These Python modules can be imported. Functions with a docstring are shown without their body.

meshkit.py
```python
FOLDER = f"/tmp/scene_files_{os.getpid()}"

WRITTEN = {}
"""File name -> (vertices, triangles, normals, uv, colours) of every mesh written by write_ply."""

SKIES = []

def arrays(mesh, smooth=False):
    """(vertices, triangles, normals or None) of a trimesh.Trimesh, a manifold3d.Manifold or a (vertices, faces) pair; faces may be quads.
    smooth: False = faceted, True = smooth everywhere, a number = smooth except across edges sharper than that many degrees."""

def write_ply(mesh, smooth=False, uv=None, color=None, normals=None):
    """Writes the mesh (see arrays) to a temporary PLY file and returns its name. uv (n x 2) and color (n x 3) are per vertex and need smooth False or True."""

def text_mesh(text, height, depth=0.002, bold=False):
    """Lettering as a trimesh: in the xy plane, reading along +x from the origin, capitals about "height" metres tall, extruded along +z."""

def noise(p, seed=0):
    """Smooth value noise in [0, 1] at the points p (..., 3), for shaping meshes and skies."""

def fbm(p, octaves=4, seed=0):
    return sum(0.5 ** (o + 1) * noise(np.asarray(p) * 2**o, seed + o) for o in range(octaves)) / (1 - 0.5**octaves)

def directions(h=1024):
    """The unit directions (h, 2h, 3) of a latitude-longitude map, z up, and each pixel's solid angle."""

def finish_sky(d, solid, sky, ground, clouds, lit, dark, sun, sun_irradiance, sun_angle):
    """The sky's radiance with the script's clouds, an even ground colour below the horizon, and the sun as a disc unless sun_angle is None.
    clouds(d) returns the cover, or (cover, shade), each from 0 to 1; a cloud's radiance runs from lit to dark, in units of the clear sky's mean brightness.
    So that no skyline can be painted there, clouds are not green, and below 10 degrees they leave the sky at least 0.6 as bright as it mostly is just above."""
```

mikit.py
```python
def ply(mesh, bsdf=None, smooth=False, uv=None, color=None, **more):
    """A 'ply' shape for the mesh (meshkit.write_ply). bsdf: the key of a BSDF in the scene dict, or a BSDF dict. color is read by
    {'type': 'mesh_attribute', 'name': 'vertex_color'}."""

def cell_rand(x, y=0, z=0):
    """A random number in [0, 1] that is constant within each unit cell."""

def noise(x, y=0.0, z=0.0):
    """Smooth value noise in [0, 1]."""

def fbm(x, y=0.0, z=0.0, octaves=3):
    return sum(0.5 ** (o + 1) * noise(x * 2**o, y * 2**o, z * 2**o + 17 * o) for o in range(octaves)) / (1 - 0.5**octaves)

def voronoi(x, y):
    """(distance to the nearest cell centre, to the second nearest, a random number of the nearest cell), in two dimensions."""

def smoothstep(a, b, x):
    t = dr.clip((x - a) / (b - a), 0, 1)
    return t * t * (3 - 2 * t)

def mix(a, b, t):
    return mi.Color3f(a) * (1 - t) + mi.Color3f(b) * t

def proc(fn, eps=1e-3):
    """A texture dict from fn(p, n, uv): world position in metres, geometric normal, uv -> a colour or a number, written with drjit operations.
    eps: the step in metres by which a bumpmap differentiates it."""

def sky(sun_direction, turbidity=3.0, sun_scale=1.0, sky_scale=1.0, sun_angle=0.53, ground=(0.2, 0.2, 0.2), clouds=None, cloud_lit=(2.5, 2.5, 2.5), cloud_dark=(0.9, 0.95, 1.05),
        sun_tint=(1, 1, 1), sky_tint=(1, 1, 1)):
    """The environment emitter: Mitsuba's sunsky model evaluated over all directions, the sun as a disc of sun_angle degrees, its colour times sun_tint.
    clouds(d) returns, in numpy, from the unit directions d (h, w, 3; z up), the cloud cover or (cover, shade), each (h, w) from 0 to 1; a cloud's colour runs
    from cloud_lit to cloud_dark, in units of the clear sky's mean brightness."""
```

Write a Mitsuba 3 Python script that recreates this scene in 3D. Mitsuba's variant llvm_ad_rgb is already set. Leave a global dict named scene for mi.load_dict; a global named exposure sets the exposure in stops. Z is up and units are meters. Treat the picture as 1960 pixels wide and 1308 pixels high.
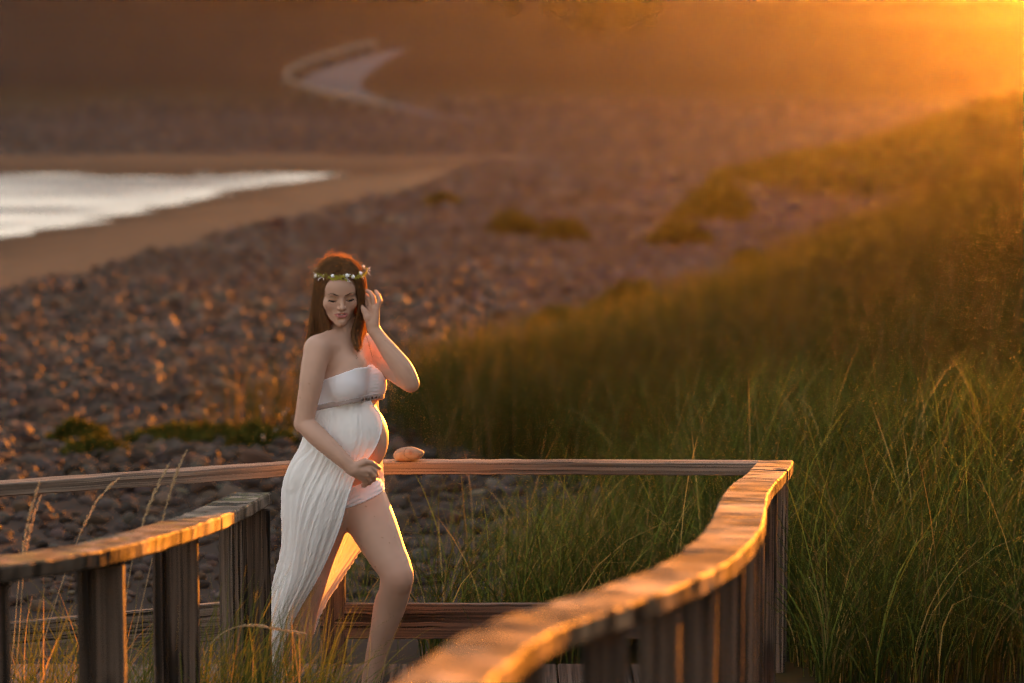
import math
import numpy as np, trimesh, mitsuba as mi, drjit as dr, mikit, meshkit
from scipy.spatial import cKDTree
from scipy.sparse import coo_matrix
from scipy.ndimage import gaussian_filter
from scipy.interpolate import CubicSpline, PchipInterpolator
scene, labels = {'type': 'scene'}, {}
T = mi.ScalarTransform4f
R = np.random.default_rng(7)

# ------------------------------------------------------------------ camera, sky, exposure
FPX, EYE = 4628.0, 2.24                       # focal length in photo pixels (1960 wide), eye height over the landing
PITCH = math.atan((654 - 180) / FPX)
CP, SP = math.cos(PITCH), math.sin(PITCH)
PREVIEW = None
scene['camera'] = {'type': 'thinlens', 'fov': 2 * math.degrees(math.atan(980 / FPX)), 'fov_axis': 'x',
                   'aperture_radius': 0.021, 'focus_distance': 9.02, 'near_clip': 0.05, 'far_clip': 3000.0,
                   'to_world': T().look_at(origin=[0, 0, EYE], target=[0, CP * 10, EYE - SP * 10], up=[0, 0, 1]),
                   'medium': {'type': 'ref', 'id': 'haze_medium'}}
SUN_AZ, SUN_EL = math.radians(19.5), math.radians(3.9)
SUN = np.array([math.sin(SUN_AZ) * math.cos(SUN_EL), math.cos(SUN_AZ) * math.cos(SUN_EL), math.sin(SUN_EL)])


def cloud_cover(d):
    q = d / np.maximum(np.abs(d[..., 2:]) + 0.25, 0.1)
    c = meshkit.fbm(q * 1.1 + 5, 4, 3)
    return np.clip(0.62 + 1.2 * (c - 0.5), 0.25, 0.95), np.clip(0.5 + 1.5 * (meshkit.fbm(q * 1.7 + 9, 3, 8) - 0.5), 0, 1)


scene['sky'] = mikit.sky(SUN.tolist(), turbidity=3.0, sun_scale=2.3, sky_scale=1.0, sun_tint=(1.0, 0.66, 0.30),
                         sky_tint=(1.07, 0.97, 0.95), clouds=cloud_cover, cloud_lit=(1.35, 1.25, 1.2), cloud_dark=(0.8, 0.78, 0.8))
exposure = 4.88
scene['haze_medium'] = {'type': 'homogeneous', 'albedo': 0.95, 'sigma_t': 0.00013, 'phase': {'type': 'hg', 'g': 0.90}}


def at(px, py, y):
    """World point seen at a photo pixel, on the plane y metres in front of the camera."""
    px, py, y = np.broadcast_arrays(np.asarray(px, float), np.asarray(py, float), np.asarray(y, float))
    u, v = (px - 980) / FPX, (py - 654) / FPX
    s = y / (CP - v * SP)
    return np.stack([u * s, y, EYE + s * (-SP - v * CP)], -1)


# ------------------------------------------------------------------ helpers
def ref(k):
    return {'type': 'ref', 'id': k}


def add(key, mesh, bsdf, label=None, cat=None, group=None, kind=None, smooth=False, color=None, uv=None, **kw):
    scene[key] = mikit.ply(mesh, bsdf, smooth=smooth, color=color, uv=uv, **kw)
    tag(key, label, cat, group, kind)
    return key


def tag(key, label=None, cat=None, group=None, kind=None):
    e = {k: v for k, v in (('label', label), ('category', cat), ('group', group), ('kind', kind)) if v}
    if e:
        labels[key] = e


def numbered(base, i):
    return base if i == 0 else f'{base}_{i:03d}'


def nrm(a):
    return a / np.maximum(np.linalg.norm(a, axis=-1, keepdims=True), 1e-12)


def sstep(a, b, x):
    t = np.clip((x - a) / (b - a), 0, 1)
    return t * t * (3 - 2 * t)


def ribbon(path, side, width):
    """Flat ribbons: path (N, S, 3), side (N, 3) or (N, S, 3), width (N, S)."""
    n, s, _ = path.shape
    if side.ndim == 2:
        side = side[:, None]
    v = np.stack([path - side * width[..., None] / 2, path + side * width[..., None] / 2], 2).reshape(-1, 3)
    b = (np.arange(n) * s * 2)[:, None] + (np.arange(s - 1) * 2)[None]
    q = np.stack([b, b + 1, b + 3, b + 2], -1).reshape(-1, 4)
    return v, q


def stack(parts):
    v, f, c, o = [], [], [], 0
    for a, b, d in parts:
        v.append(a); f.append(b + o); c.append(d); o += len(a)
    return np.vstack(v), np.vstack(f), np.vstack(c)


def relax(v, f, it=6):
    """Taubin smoothing."""
    e = np.vstack([f[:, [0, 1]], f[:, [1, 2]], f[:, [2, 0]]])
    A = coo_matrix((np.ones(len(e)), (e[:, 0], e[:, 1])), shape=(len(v), len(v))).tocsr()
    A = A + A.T
    d = np.maximum(np.asarray(A.sum(1)).ravel(), 1)[:, None]
    for k in range(it * 2):
        v = v + (0.5 if k % 2 == 0 else -0.52) * (A @ v / d - v)
    return v


def vcol(rough=0.9, spec=0.2, two=True, **kw):
    b = {'type': 'principled', 'base_color': {'type': 'mesh_attribute', 'name': 'vertex_color'}, 'roughness': rough, 'specular': spec, **kw}
    return {'type': 'twosided', 'bsdf': b} if two else b


scene['m_ground'] = vcol(0.95, 0.1)
scene['m_leaf'] = {'type': 'principledthin', 'base_color': {'type': 'mesh_attribute', 'name': 'vertex_color'}, 'roughness': 0.45, 'diff_trans': 0.5, 'spec_trans': 0.0, 'eta': 1.35}
scene['m_stone'] = vcol(0.75, 0.12)

# ------------------------------------------------------------------ terrain: one height field, cut into named pieces
YB = [(-60, 3.5), (-10, 1.2), (0, 0.65), (5, 0.28), (7, 0.05), (8.5, -0.12), (9.5, -0.2), (12, -0.28), (15, -0.42), (22, -0.8), (35, -1.0), (60, -1.25), (130, -1.2), (150, -1.1), (600, -1.0)]
XE = [(-60, -16), (0, -14.5), (25, -10.0), (45, -7.8), (66, -6.2), (86, -3.2), (110, -2), (133, 2), (150, 12), (170, 30), (600, 60)]
XG = [(-60, -4), (5, -1.5), (9, -0.6), (12, 0.2), (13.5, 0.6), (16, -0.2), (19, -0.9), (21, -0.9), (22.5, 0.0), (25, 1.3), (28.5, 2.3), (32, 3.6), (37, 4.9), (47, 7.2), (55, 9.5), (62, 11.5), (80, 17), (120, 40), (600, 200)]
SG = [(-60, .1), (5, .12), (9, .10), (13, .14), (20, .28), (25, .42), (30, .58), (50, .52), (60, .3), (80, .2), (600, .1)]


def tab(t, y):
    a = np.array(t)
    return np.interp(y, a[:, 0], a[:, 1])


SEA = -2.28


def terrain(x, y):
    """(height, shingle, sand, grass weight) at plan points."""
    x, y = np.asarray(x, float), np.asarray(y, float)
    p = np.stack([x, y, 0 * x], -1)
    n1 = meshkit.fbm(p * 0.35, 3, 1) - 0.5
    n2 = meshkit.fbm(p * 0.05, 3, 2) - 0.5
    zb = tab(YB, y) + 0.12 * n1 * np.clip(y / 15, 0.2, 1.5)
    d = tab(XE, y) - x + 3 * n2                      # metres seaward of the shingle's edge
    dp = np.maximum(d, 0)
    sea = zb - 0.125 * np.minimum(dp, 3.0) - 0.085 * np.maximum(dp - 3, 0)
    sea = np.maximum(sea, -6)
    far = -2.28 + 0.017 * (y - 133) + 0.25 * n2       # the flat at the far side of the cove
    far = -2.28 + 0.017 * (np.minimum(y, 190) - 133) + 0.25 * n2 + 0.09 * np.clip(y - 163, 0, 27)
    far = np.where(y < 133, -2.28 - 0.06 * (133 - y), far)
    z = np.maximum(sea, far) + 0.22 * (meshkit.fbm(p * np.array([.2, .6, 1]), 2, 4) - 0.5) * (d > 4)
    # foredune on the right
    g = x - (tab(XG, y) + 1.6 * n1 + 2.0 * n2 * np.clip(y / 40, 0, 1))
    s = tab(SG, y)
    w = 1.2
    gp = w * np.log1p(np.exp(np.clip(g / w, -30, 30)))
    lift = s * gp
    cap = 3.2 + 0.8 * n2
    dune = cap * np.tanh(lift / cap)
    z = z + dune + 0.25 * n1 * sstep(0, 3, g)
    # near hummock on the right, 10 to 12 m away
    z = z + 0.30 * np.exp(-((y - 11.2) / 1.5) ** 2) * sstep(0.6, 2.6, x) * (1 - sstep(9, 14, x))
    # the high bank beside the path, to the right of the frame
    z = z + 6.5 * sstep(3.6, 10.5, x + 0.8 * n1) * (1 - sstep(10.5, 14.5, y)) * (1 - sstep(22, 40, x)) * sstep(-45, -12, y)
    # second dune, 70 m away
    ang = 0.5
    u = (x - 17.8) * math.cos(ang) + (y - 72) * math.sin(ang)
    v = -(x - 17.8) * math.sin(ang) + (y - 72) * math.cos(ang)
    d2 = 3.3 * np.exp(-(np.abs(u / 6.6) ** 2.6)) * np.exp(-(v / 12) ** 2)
    d2 = np.maximum(d2, 3.3 * np.exp(-(v / 12) ** 2) * sstep(-8, 0.5, u) * (1 - sstep(20, 50, u)))
    z = z + d2 * (1 + 0.3 * n1)
    d3 = 6.4 * np.exp(-((y - 105) / 18) ** 2) * sstep(0.225 * y, 0.225 * y + 7, x) * (1 - sstep(60, 85, x))
    z = np.where(d3 > 0.02, np.maximum(z, d3 - 1.2), z)
    # hills behind
    hy = y - 186 - 10 * n2 - 0.10 * np.clip(x, -60, 90)
    hp = np.maximum(hy, 0)
    hill = 0.19 * hp + 0.0002 * hp ** 2
    hcap = 14 + 19 * (1 - sstep(45, 100, x))
    hill = hcap * np.tanh(hill / hcap) * (1 + 0.2 * n2)
    z = z + hill + 1.2 * n2 * sstep(0, 40, hy)
    grass = np.maximum(sstep(-0.4, 0.9, g), sstep(0.25, 0.8, d2))
    grass = np.maximum(grass, sstep(10.5, 7.5, y) * sstep(8, 6, np.abs(x)))
    grass = np.maximum(grass, sstep(0, 8, hy))
    sand = sstep(0.0, 0.9, d + 1.2 * (meshkit.noise(p * 0.8, 5) - 0.5)) * (y < 163) * (1 - sstep(158, 163, y))
    sand = np.where((y > 130), np.maximum(sand, (sea < far) * (1 - sstep(158, 164, y))), sand) * (1 - grass)
    return z, grass, sand, hy


def spaced(knots):
    out = []
    for (a, b, n) in knots:
        out.append(np.linspace(a, b, n, endpoint=False))
    return np.concatenate(out + [[knots[-1][1]]])


gx = spaced([(-900, -120, 12), (-120, -40, 30), (-40, -12, 56), (-12, -4, 40), (-4, 6, 100), (6, 20, 60), (20, 60, 50), (60, 160, 40), (160, 1100, 14)])
gy = spaced([(-200, -20, 12), (-20, 4, 30), (4, 16, 100), (16, 40, 100), (40, 90, 100), (90, 180, 90), (180, 300, 80), (300, 520, 50), (520, 1600, 12)])
GX, GY = np.meshgrid(gx, gy)
GZ, GG, GS, GH = terrain(GX, GY)
gp3 = np.stack([GX, GY, 0 * GX], -1)
na, nb = meshkit.fbm(gp3 * 0.9, 3, 11)[..., None], meshkit.fbm(gp3 * 0.03, 3, 12)[..., None]
c_sh = np.array([0.034, 0.024, 0.020]) * (0.6 + 0.8 * na)
c_sand = np.array([0.115, 0.058, 0.030]) * (0.75 + 0.5 * nb) * (0.9 + 0.2 * na)
wet = sstep(0.55, 0.0, GZ - SEA)[..., None]
c_sand = c_sand * (1 - 0.45 * wet)
c_gr = np.array([0.030, 0.024, 0.009]) * (0.6 + 0.8 * na)
c_hill = np.array([0.016, 0.0085, 0.0045]) * (0.5 + 1.0 * nb)
field = sstep(0.50, 0.60, meshkit.fbm(gp3 * np.array([0.012, 0.02, 1]), 2, 31))[..., None]
c_hill = c_hill * (1 - field) + np.array([0.048, 0.036, 0.010]) * field
hw = sstep(2, 12, GH)[..., None]
GC = c_sh * (1 - GS[..., None]) + c_sand * GS[..., None]
GC = GC * (1 - GG[..., None]) + (c_gr * (1 - hw) + c_hill * hw) * GG[..., None]
gv, gc = np.stack([GX, GY, GZ], -1).reshape(-1, 3), GC.reshape(-1, 3)
ny, nx = GX.shape
ii, jj = np.meshgrid(np.arange(ny - 1), np.arange(nx - 1), indexing='ij')
q = np.stack([ii * nx + jj, ii * nx + jj + 1, (ii + 1) * nx + jj + 1, (ii + 1) * nx + jj], -1).reshape(-1, 4)
zone = np.select([(GH > 3), (GG > 0.5), (GS > 0.5)], [3, 2, 1], 0)[:-1, :-1].reshape(-1)
nrm_all = meshkit.arrays((gv, q), True)[2]


def sub(sel):
    used, inv = np.unique(q[sel], return_inverse=True)
    return used, inv.reshape(-1, 4)


for zi, (nm, lab) in enumerate([('shingle_ground', 'bed of dark shingle between the sand and the dune'), ('sand_beach', 'brown sand strip curving along the cove'),
                                ('dune_ground', 'sandy soil under the dune grass'), ('hillside', 'dark hillside rising behind the beach')]):
    used, f4 = sub(zone == zi)
    path = meshkit.write_ply((gv[used], f4), False, None, gc[used], normals=nrm_all[used])
    scene[nm] = {'type': 'ply', 'filename': path, 'face_normals': False, 'bsdf': ref('m_ground')}
    tag(nm, lab, kind='structure')


def ground(x, y):
    return terrain(np.asarray(x, float), np.asarray(y, float))[0]


# sea: a rippled sheet with foam bands
sx, sy = np.meshgrid(np.linspace(-140, 4, 220), np.linspace(60, 150, 260))
sp = np.stack([sx, sy, 0 * sx], -1)
wv = 0.16 * (meshkit.fbm(sp * np.array([0.10, 0.42, 1]), 4, 21) - 0.5) + 0.05 * (meshkit.fbm(sp * np.array([0.5, 1.6, 1]), 2, 23) - 0.5)
ni, nj = sx.shape
ii, jj = np.meshgrid(np.arange(ni - 1), np.arange(nj - 1), indexing='ij')
qs = np.stack([ii * nj + jj, ii * nj + jj + 1, (ii + 1) * nj + jj + 1, (ii + 1) * nj + jj], -1).reshape(-1, 4)
foam = sstep(0.38, 0.56, meshkit.fbm(sp * np.array([0.06, 0.26, 1]) + 3, 3, 22))[..., None]
edge = sstep(0.35, 0.05, SEA - ground(sx, sy))[..., None]
foam = np.clip(np.maximum(foam * 0.9, edge), 0, 1)
sc = np.array([0.10, 0.095, 0.10]) * (1 - foam) + np.array([0.82, 0.74, 0.62]) * foam
scene['m_sea'] = vcol(0.22, 0.9)
add('sea', (np.stack([sx, sy, SEA + wv], -1).reshape(-1, 3), qs), 'm_sea', 'bright foaming water of the cove at the left', kind='structure', smooth=True, color=sc.reshape(-1, 3))


# road on the hillside
def on_ground(px, py):
    """First ground point along the ray of a photo pixel."""
    ys = np.concatenate([np.linspace(6, 60, 200), np.linspace(60, 700, 1600)])
    pt = at(px, py, ys)
    k = np.argmax(pt[:, 2] < ground(pt[:, 0], pt[:, 1]))
    return pt[k]


def spline(pts, n):
    pts = np.asarray(pts, float)
    t = np.r_[0, np.cumsum(np.linalg.norm(np.diff(pts, axis=0), axis=1))]
    return CubicSpline(t, pts, axis=0)(np.linspace(0, t[-1], n))


le = spline([on_ground(*p)[:2] for p in [(900, 238), (800, 222), (700, 203), (620, 186), (577, 168), (592, 148), (660, 122), (760, 98)]], 60)
re = spline([on_ground(*p)[:2] for p in [(930, 240), (850, 226), (780, 208), (722, 190), (692, 166), (705, 146), (738, 122), (780, 98)]], 60)
rows = np.stack([le + (re - le) * t for t in np.linspace(0, 1, 7)], 1)
rz = ground(rows[..., 0], rows[..., 1]) + 0.12
rv = np.concatenate([rows, rz[..., None]], -1)
ii, jj = np.meshgrid(np.arange(59), np.arange(6), indexing='ij')
qr = np.stack([ii * 7 + jj, ii * 7 + jj + 1, ii * 7 + jj + 8, ii * 7 + jj + 7], -1).reshape(-1, 4)
scene['m_road'] = {'type': 'twosided', 'bsdf': {'type': 'principled', 'base_color': {'type': 'rgb', 'value': [0.040, 0.028, 0.028]}, 'roughness': 0.7}}
add('road', (rv.reshape(-1, 3), qr), 'm_road', 'grey road bending up the far hillside', kind='structure', smooth=True)

# ------------------------------------------------------------------ grass
def blades(root, h, az, bend, w, segs, base, tip, rng):
    n = len(root)
    t = np.linspace(0, 1, segs + 1)[None]
    h, bend = h[:, None], bend[:, None]
    wob = (0.15 * rng.standard_normal(n))[:, None]
    ang = bend * (t ** 1.1) * (1 + 0.5 * wob)                      # angle from vertical along the blade
    dl = h / segs
    am = (ang[:, 1:] + ang[:, :-1]) / 2
    hx = np.concatenate([np.zeros((n, 1)), np.cumsum(np.sin(am) * dl, 1)], 1)
    hz = np.concatenate([np.zeros((n, 1)), np.cumsum(np.cos(am) * dl, 1)], 1)
    azt = az[:, None] + wob * 2.0 * t
    path = root[:, None] + np.stack([hx * np.cos(azt), hx * np.sin(azt), hz], -1)
    sa = az + math.pi / 2 + rng.normal(0, 0.7, n)
    side = np.stack([np.cos(sa), np.sin(sa), 0 * sa], -1)
    width = w[:, None] * (1 - t ** 2.2 * 0.93) * np.where(t == 0, 0.7, 1)
    v, f = ribbon(path, side, width)
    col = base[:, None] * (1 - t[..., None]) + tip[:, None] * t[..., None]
    return v, f, np.repeat(col.reshape(-1, 3), 2, 0)


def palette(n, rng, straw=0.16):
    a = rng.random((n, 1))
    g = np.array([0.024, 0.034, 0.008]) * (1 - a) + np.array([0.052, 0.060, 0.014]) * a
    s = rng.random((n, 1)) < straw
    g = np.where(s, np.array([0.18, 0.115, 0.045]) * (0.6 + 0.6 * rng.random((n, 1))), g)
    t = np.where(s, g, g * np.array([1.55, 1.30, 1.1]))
    return g, t


def scatter(n, x0, x1, y0, y1, rng, keep):
    x, y = rng.uniform(x0, x1, n), np.sqrt(rng.uniform(y0 ** 2, y1 ** 2, n))
    x = x * y                                                       # x0, x1 are slopes of the view wedge
    k = keep(x, y)
    return x[k], y[k]


def meadow(n, wedge, yr, hr, wr, segs, seed, keep, bend=(0.2, 1.5), clump=0.0, straw=0.16, az0=None):
    rng = np.random.default_rng(seed)
    x, y = scatter(n, wedge[0], wedge[1], yr[0], yr[1], rng, keep)
    if clump > 0:                                                   # draw the blades together into tufts
        m = max(8, len(x) // 26)
        c = rng.integers(0, len(x), m)
        tree = cKDTree(np.stack([x[c], y[c]], 1))
        _, k = tree.query(np.stack([x, y], 1))
        f = clump * rng.random(len(x)) ** 0.5
        tx, ty = x[c][k], y[c][k]
        out = np.arctan2(y - ty, x - tx)
        x, y = x + (tx - x) * f, y + (ty - y) * f
    else:
        out = rng.uniform(0, 2 * math.pi, len(x))
    n = len(x)
    z = ground(x, y) - 0.02
    h = rng.uniform(hr[0], hr[1], n) * (0.75 + 0.5 * meshkit.fbm(np.stack([x * .8, y * .8, 0 * x], -1), 2, 41))
    az = out + rng.normal(0, 0.8, n)
    if az0 is not None:
        mix_ = rng.random(n) < az0[1]
        az = np.where(mix_, az0[0] + rng.normal(0, 0.9, n), az)
    b = rng.uniform(bend[0], bend[1], n) ** 1.0
    base, tip = palette(n, rng, straw)
    tone = 0.75 + 0.5 * meshkit.fbm(np.stack([x * .5, y * .5, 0 * x], -1), 2, 43)[:, None]
    return blades(np.stack([x, y, z], -1), h, az, b, rng.uniform(wr[0], wr[1], n), segs, base * tone, tip * tone, rng)


def on_deck(x, y):
    """The landing and the ramp, which stay free of grass."""
    land = (y > 8.50) & (y < 9.62) & (x > -3.4) & (x < 1.08)
    return land


def gmask(x, y):
    return terrain(x, y)[1]


def keep_near(x, y):
    g = gmask(x, y)
    ok = (g > R.random(len(x)) * 0.9 + 0.05) & ~on_deck(x, y)
    ok &= ~((y > 9.6) & (x < -1.2))
    ok &= (y > 8.3) | (x < -0.9)
    ok &= ~((y < 8.6) & (x > -0.95) & (x < 0.62))
    # keep the view to the hand rail and to her legs clear
    ok &= ~((x < 0.62) & (x > -0.62) & (y < 8.3))
    ok &= ~((x < -0.3) & (y < 7.2) & (x > -3))
    ok &= ~((x > 0.2) & (y < 6.2))
    ok &= ~((x >= 0.62) & (x < 1.55 - (9.4 - y) * 0.12) & (y < 9.45) & (x < 1.08))
    return ok


near = [meadow(52000, (-0.05, 0.24), (6.4, 15.5), (0.35, 0.95), (0.0035, 0.0068), 6, 1, keep_near, (0.5, 2.6), 0.8, 0.2, (0.2, 0.4))]
near = stack(near)
near = (near[0], near[1], near[2] * np.array([1.0, 1.2, 1.05]) * np.repeat(np.where(np.random.default_rng(8).random(len(near[0]) // 14) < .2, 3.0, .8), 14)[:, None])
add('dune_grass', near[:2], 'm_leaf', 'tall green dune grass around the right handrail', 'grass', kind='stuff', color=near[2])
mid = stack([meadow(120000, (-0.06, 0.25), (15.2, 34), (0.45, 0.85), (0.006, 0.011), 3, 2, lambda x, y: (gmask(x, y) > 0.15 + 0.75 * R.random(len(x))), (0.1, 1.3), 0.5, 0.17, (0.3, 0.3)),
             meadow(70000, (0.02, 0.25), (33, 64), (0.5, 0.9), (0.014, 0.026), 2, 3, lambda x, y: (gmask(x, y) > 0.15 + 0.75 * R.random(len(x))), (0.1, 1.2), 0.5, 0.18, (0.3, 0.3))])
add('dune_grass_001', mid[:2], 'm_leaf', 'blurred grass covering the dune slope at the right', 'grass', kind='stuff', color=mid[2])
far = stack([meadow(40000, (0.05, 0.26), (62, 100), (0.3, 0.55), (0.035, 0.06), 2, 4, lambda x, y: (gmask(x, y) > 0.3 + 0.5 * R.random(len(x))), (0.1, 1.2), 0.4, 0.18)])
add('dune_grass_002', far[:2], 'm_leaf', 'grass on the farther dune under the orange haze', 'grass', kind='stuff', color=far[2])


# grass tufts in front of the left railing and of her hem, and behind the landing
def tuft(cx, cy, n, spread, hr, wr, seed, bend=(0.2, 1.9), az=None, straw=0.10):
    rng = np.random.default_rng(seed)
    x, y = cx + rng.normal(0, spread, n), cy + rng.normal(0, spread * 0.6, n)
    z = ground(x, y) - 0.02
    a = rng.uniform(0, 2 * math.pi, n) if az is None else az + rng.normal(0, 0.8, n)
    base, tip = palette(n, rng, straw)
    return blades(np.stack([x, y, z], -1), rng.uniform(hr[0], hr[1], n), a, rng.uniform(bend[0], bend[1], n), rng.uniform(wr[0], wr[1], n), 8, base * 2.3, tip * 2.6, rng)


front = []
for k, (px, py, yy, n, sp, h0, h1, az) in enumerate([(420, 1330, 7.75, 150, .13, .35, .72, 0.3), (520, 1340, 7.9, 150, .12, .3, .62, 0.4), (590, 1360, 7.7, 90, .10, .25, .5, 0.2), (460, 1370, 7.5, 120, .2, .3, .6, 1.5),
                                                     (60, 1340, 7.6, 110, .10, .45, .75, None), (250, 1340, 7.9, 110, .12, .4, .72, None), (150, 1350, 8.0, 60, .12, .3, .6, None), (330, 1360, 7.7, 60, .1, .3, .6, 0.2)]):
    c = at(px, py, yy)
    front.append(tuft(c[0], yy, int(n * 1.5), sp, (h0, h1), (0.0032, 0.006), 100 + k, az=az))
fr = stack(front)
add('dune_grass_003', fr[:2], 'm_leaf', 'grass leaning across the left railing posts and the hem of the white skirt', 'grass', kind='stuff', color=fr[2])
back = []
for k in range(70):
    rng = np.random.default_rng(300 + k)
    yy = rng.uniform(9.9, 12.6)
    px = rng.uniform(690, 1480) if k < 58 else rng.uniform(560, 690)
    x = (px - 980) / FPX * yy
    back.append(tuft(x, yy, int(rng.uniform(25, 70) * (0.15 + 0.85 * sstep(800, 1300, px))), 0.10, (0.32, 0.72), (0.003, 0.006), 400 + k, straw=0.18))
bk = stack(back)
add('dune_grass_004', bk[:2], 'm_leaf', 'grass tufts growing behind the back railing', 'grass', kind='stuff', color=bk[2])

# ------------------------------------------------------------------ stones of the shingle
def stone_mesh(seed, sub):
    m = trimesh.creation.icosphere(subdivisions=sub)
    rng = np.random.default_rng(seed)
    v = np.array(m.vertices)
    v = v * (1 + 0.6 * (meshkit.fbm(v * 1.1 + seed * 7.3, 2, seed) - 0.5)[:, None])
    for _ in range(3):
        d = nrm(rng.standard_normal(3))
        lim = rng.uniform(0.62, 0.85)
        over = np.maximum(v @ d - lim, 0)
        v = v - 0.8 * over[:, None] * d
    return v * np.array([1.0, rng.uniform(0.62, 0.9), rng.uniform(0.40, 0.60)]), np.array(m.faces)


def rot(rng, n):
    a, b, c = rng.uniform(0, 2 * math.pi, n), rng.normal(0, 0.3, n), rng.normal(0, 0.3, n)
    z, o = np.zeros(n), np.ones(n)
    ra = np.stack([np.cos(a), -np.sin(a), z, np.sin(a), np.cos(a), z, z, z, o], -1).reshape(n, 3, 3)
    rb = np.stack([o, z, z, z, np.cos(b), -np.sin(b), z, np.sin(b), np.cos(b)], -1).reshape(n, 3, 3)
    rc = np.stack([np.cos(c), z, np.sin(c), z, o, z, -np.sin(c), z, np.cos(c)], -1).reshape(n, 3, 3)
    return ra @ rb @ rc


STONE_TONES = np.array([[0.16, 0.125, 0.12], [0.20, 0.165, 0.155], [0.12, 0.095, 0.09], [0.17, 0.105, 0.08], [0.25, 0.21, 0.19], [0.14, 0.12, 0.125], [0.21, 0.15, 0.115]])


def stones(n, yr, size, seed, sub, wedge=(-0.235, 0.235)):
    rng = np.random.default_rng(seed)
    x, y = scatter(n, wedge[0], wedge[1], yr[0], yr[1], rng, lambda x, y: np.ones(len(x), bool))
    z, g, s, hh = terrain(x, y)
    k = (g < 0.35 + 0.3 * rng.random(len(x))) & (s < 0.35 + 0.2 * rng.random(len(x))) & ~((y < 10.2) & (x > -3.5))
    x, y, z = x[k], y[k], z[k]
    n = len(x)
    r = size * np.exp(np.clip(rng.normal(-0.12, 0.36, n), -1, .55)) * (0.8 + 0.5 * meshkit.noise(np.stack([x * .3, y * .3, 0 * x], -1), 9))
    r = r * np.clip(y / 26, .62, 1.0)
    M = rot(rng, n) * r[:, None, None]
    tone = STONE_TONES[rng.integers(0, len(STONE_TONES), n)] * rng.uniform(0.16, 0.50, (n, 1)) * np.array([1.02, 0.92, 0.80]) * (1 + rng.normal(0, .05, (n, 3)))
    return np.stack([x, y, z + r * rng.uniform(0.05, 0.4, n)], -1), M, tone, rng.integers(0, 6, n), r


VAR = {s: [stone_mesh(k + 1, s) for k in range(6)] for s in (0, 1, 2)}


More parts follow.
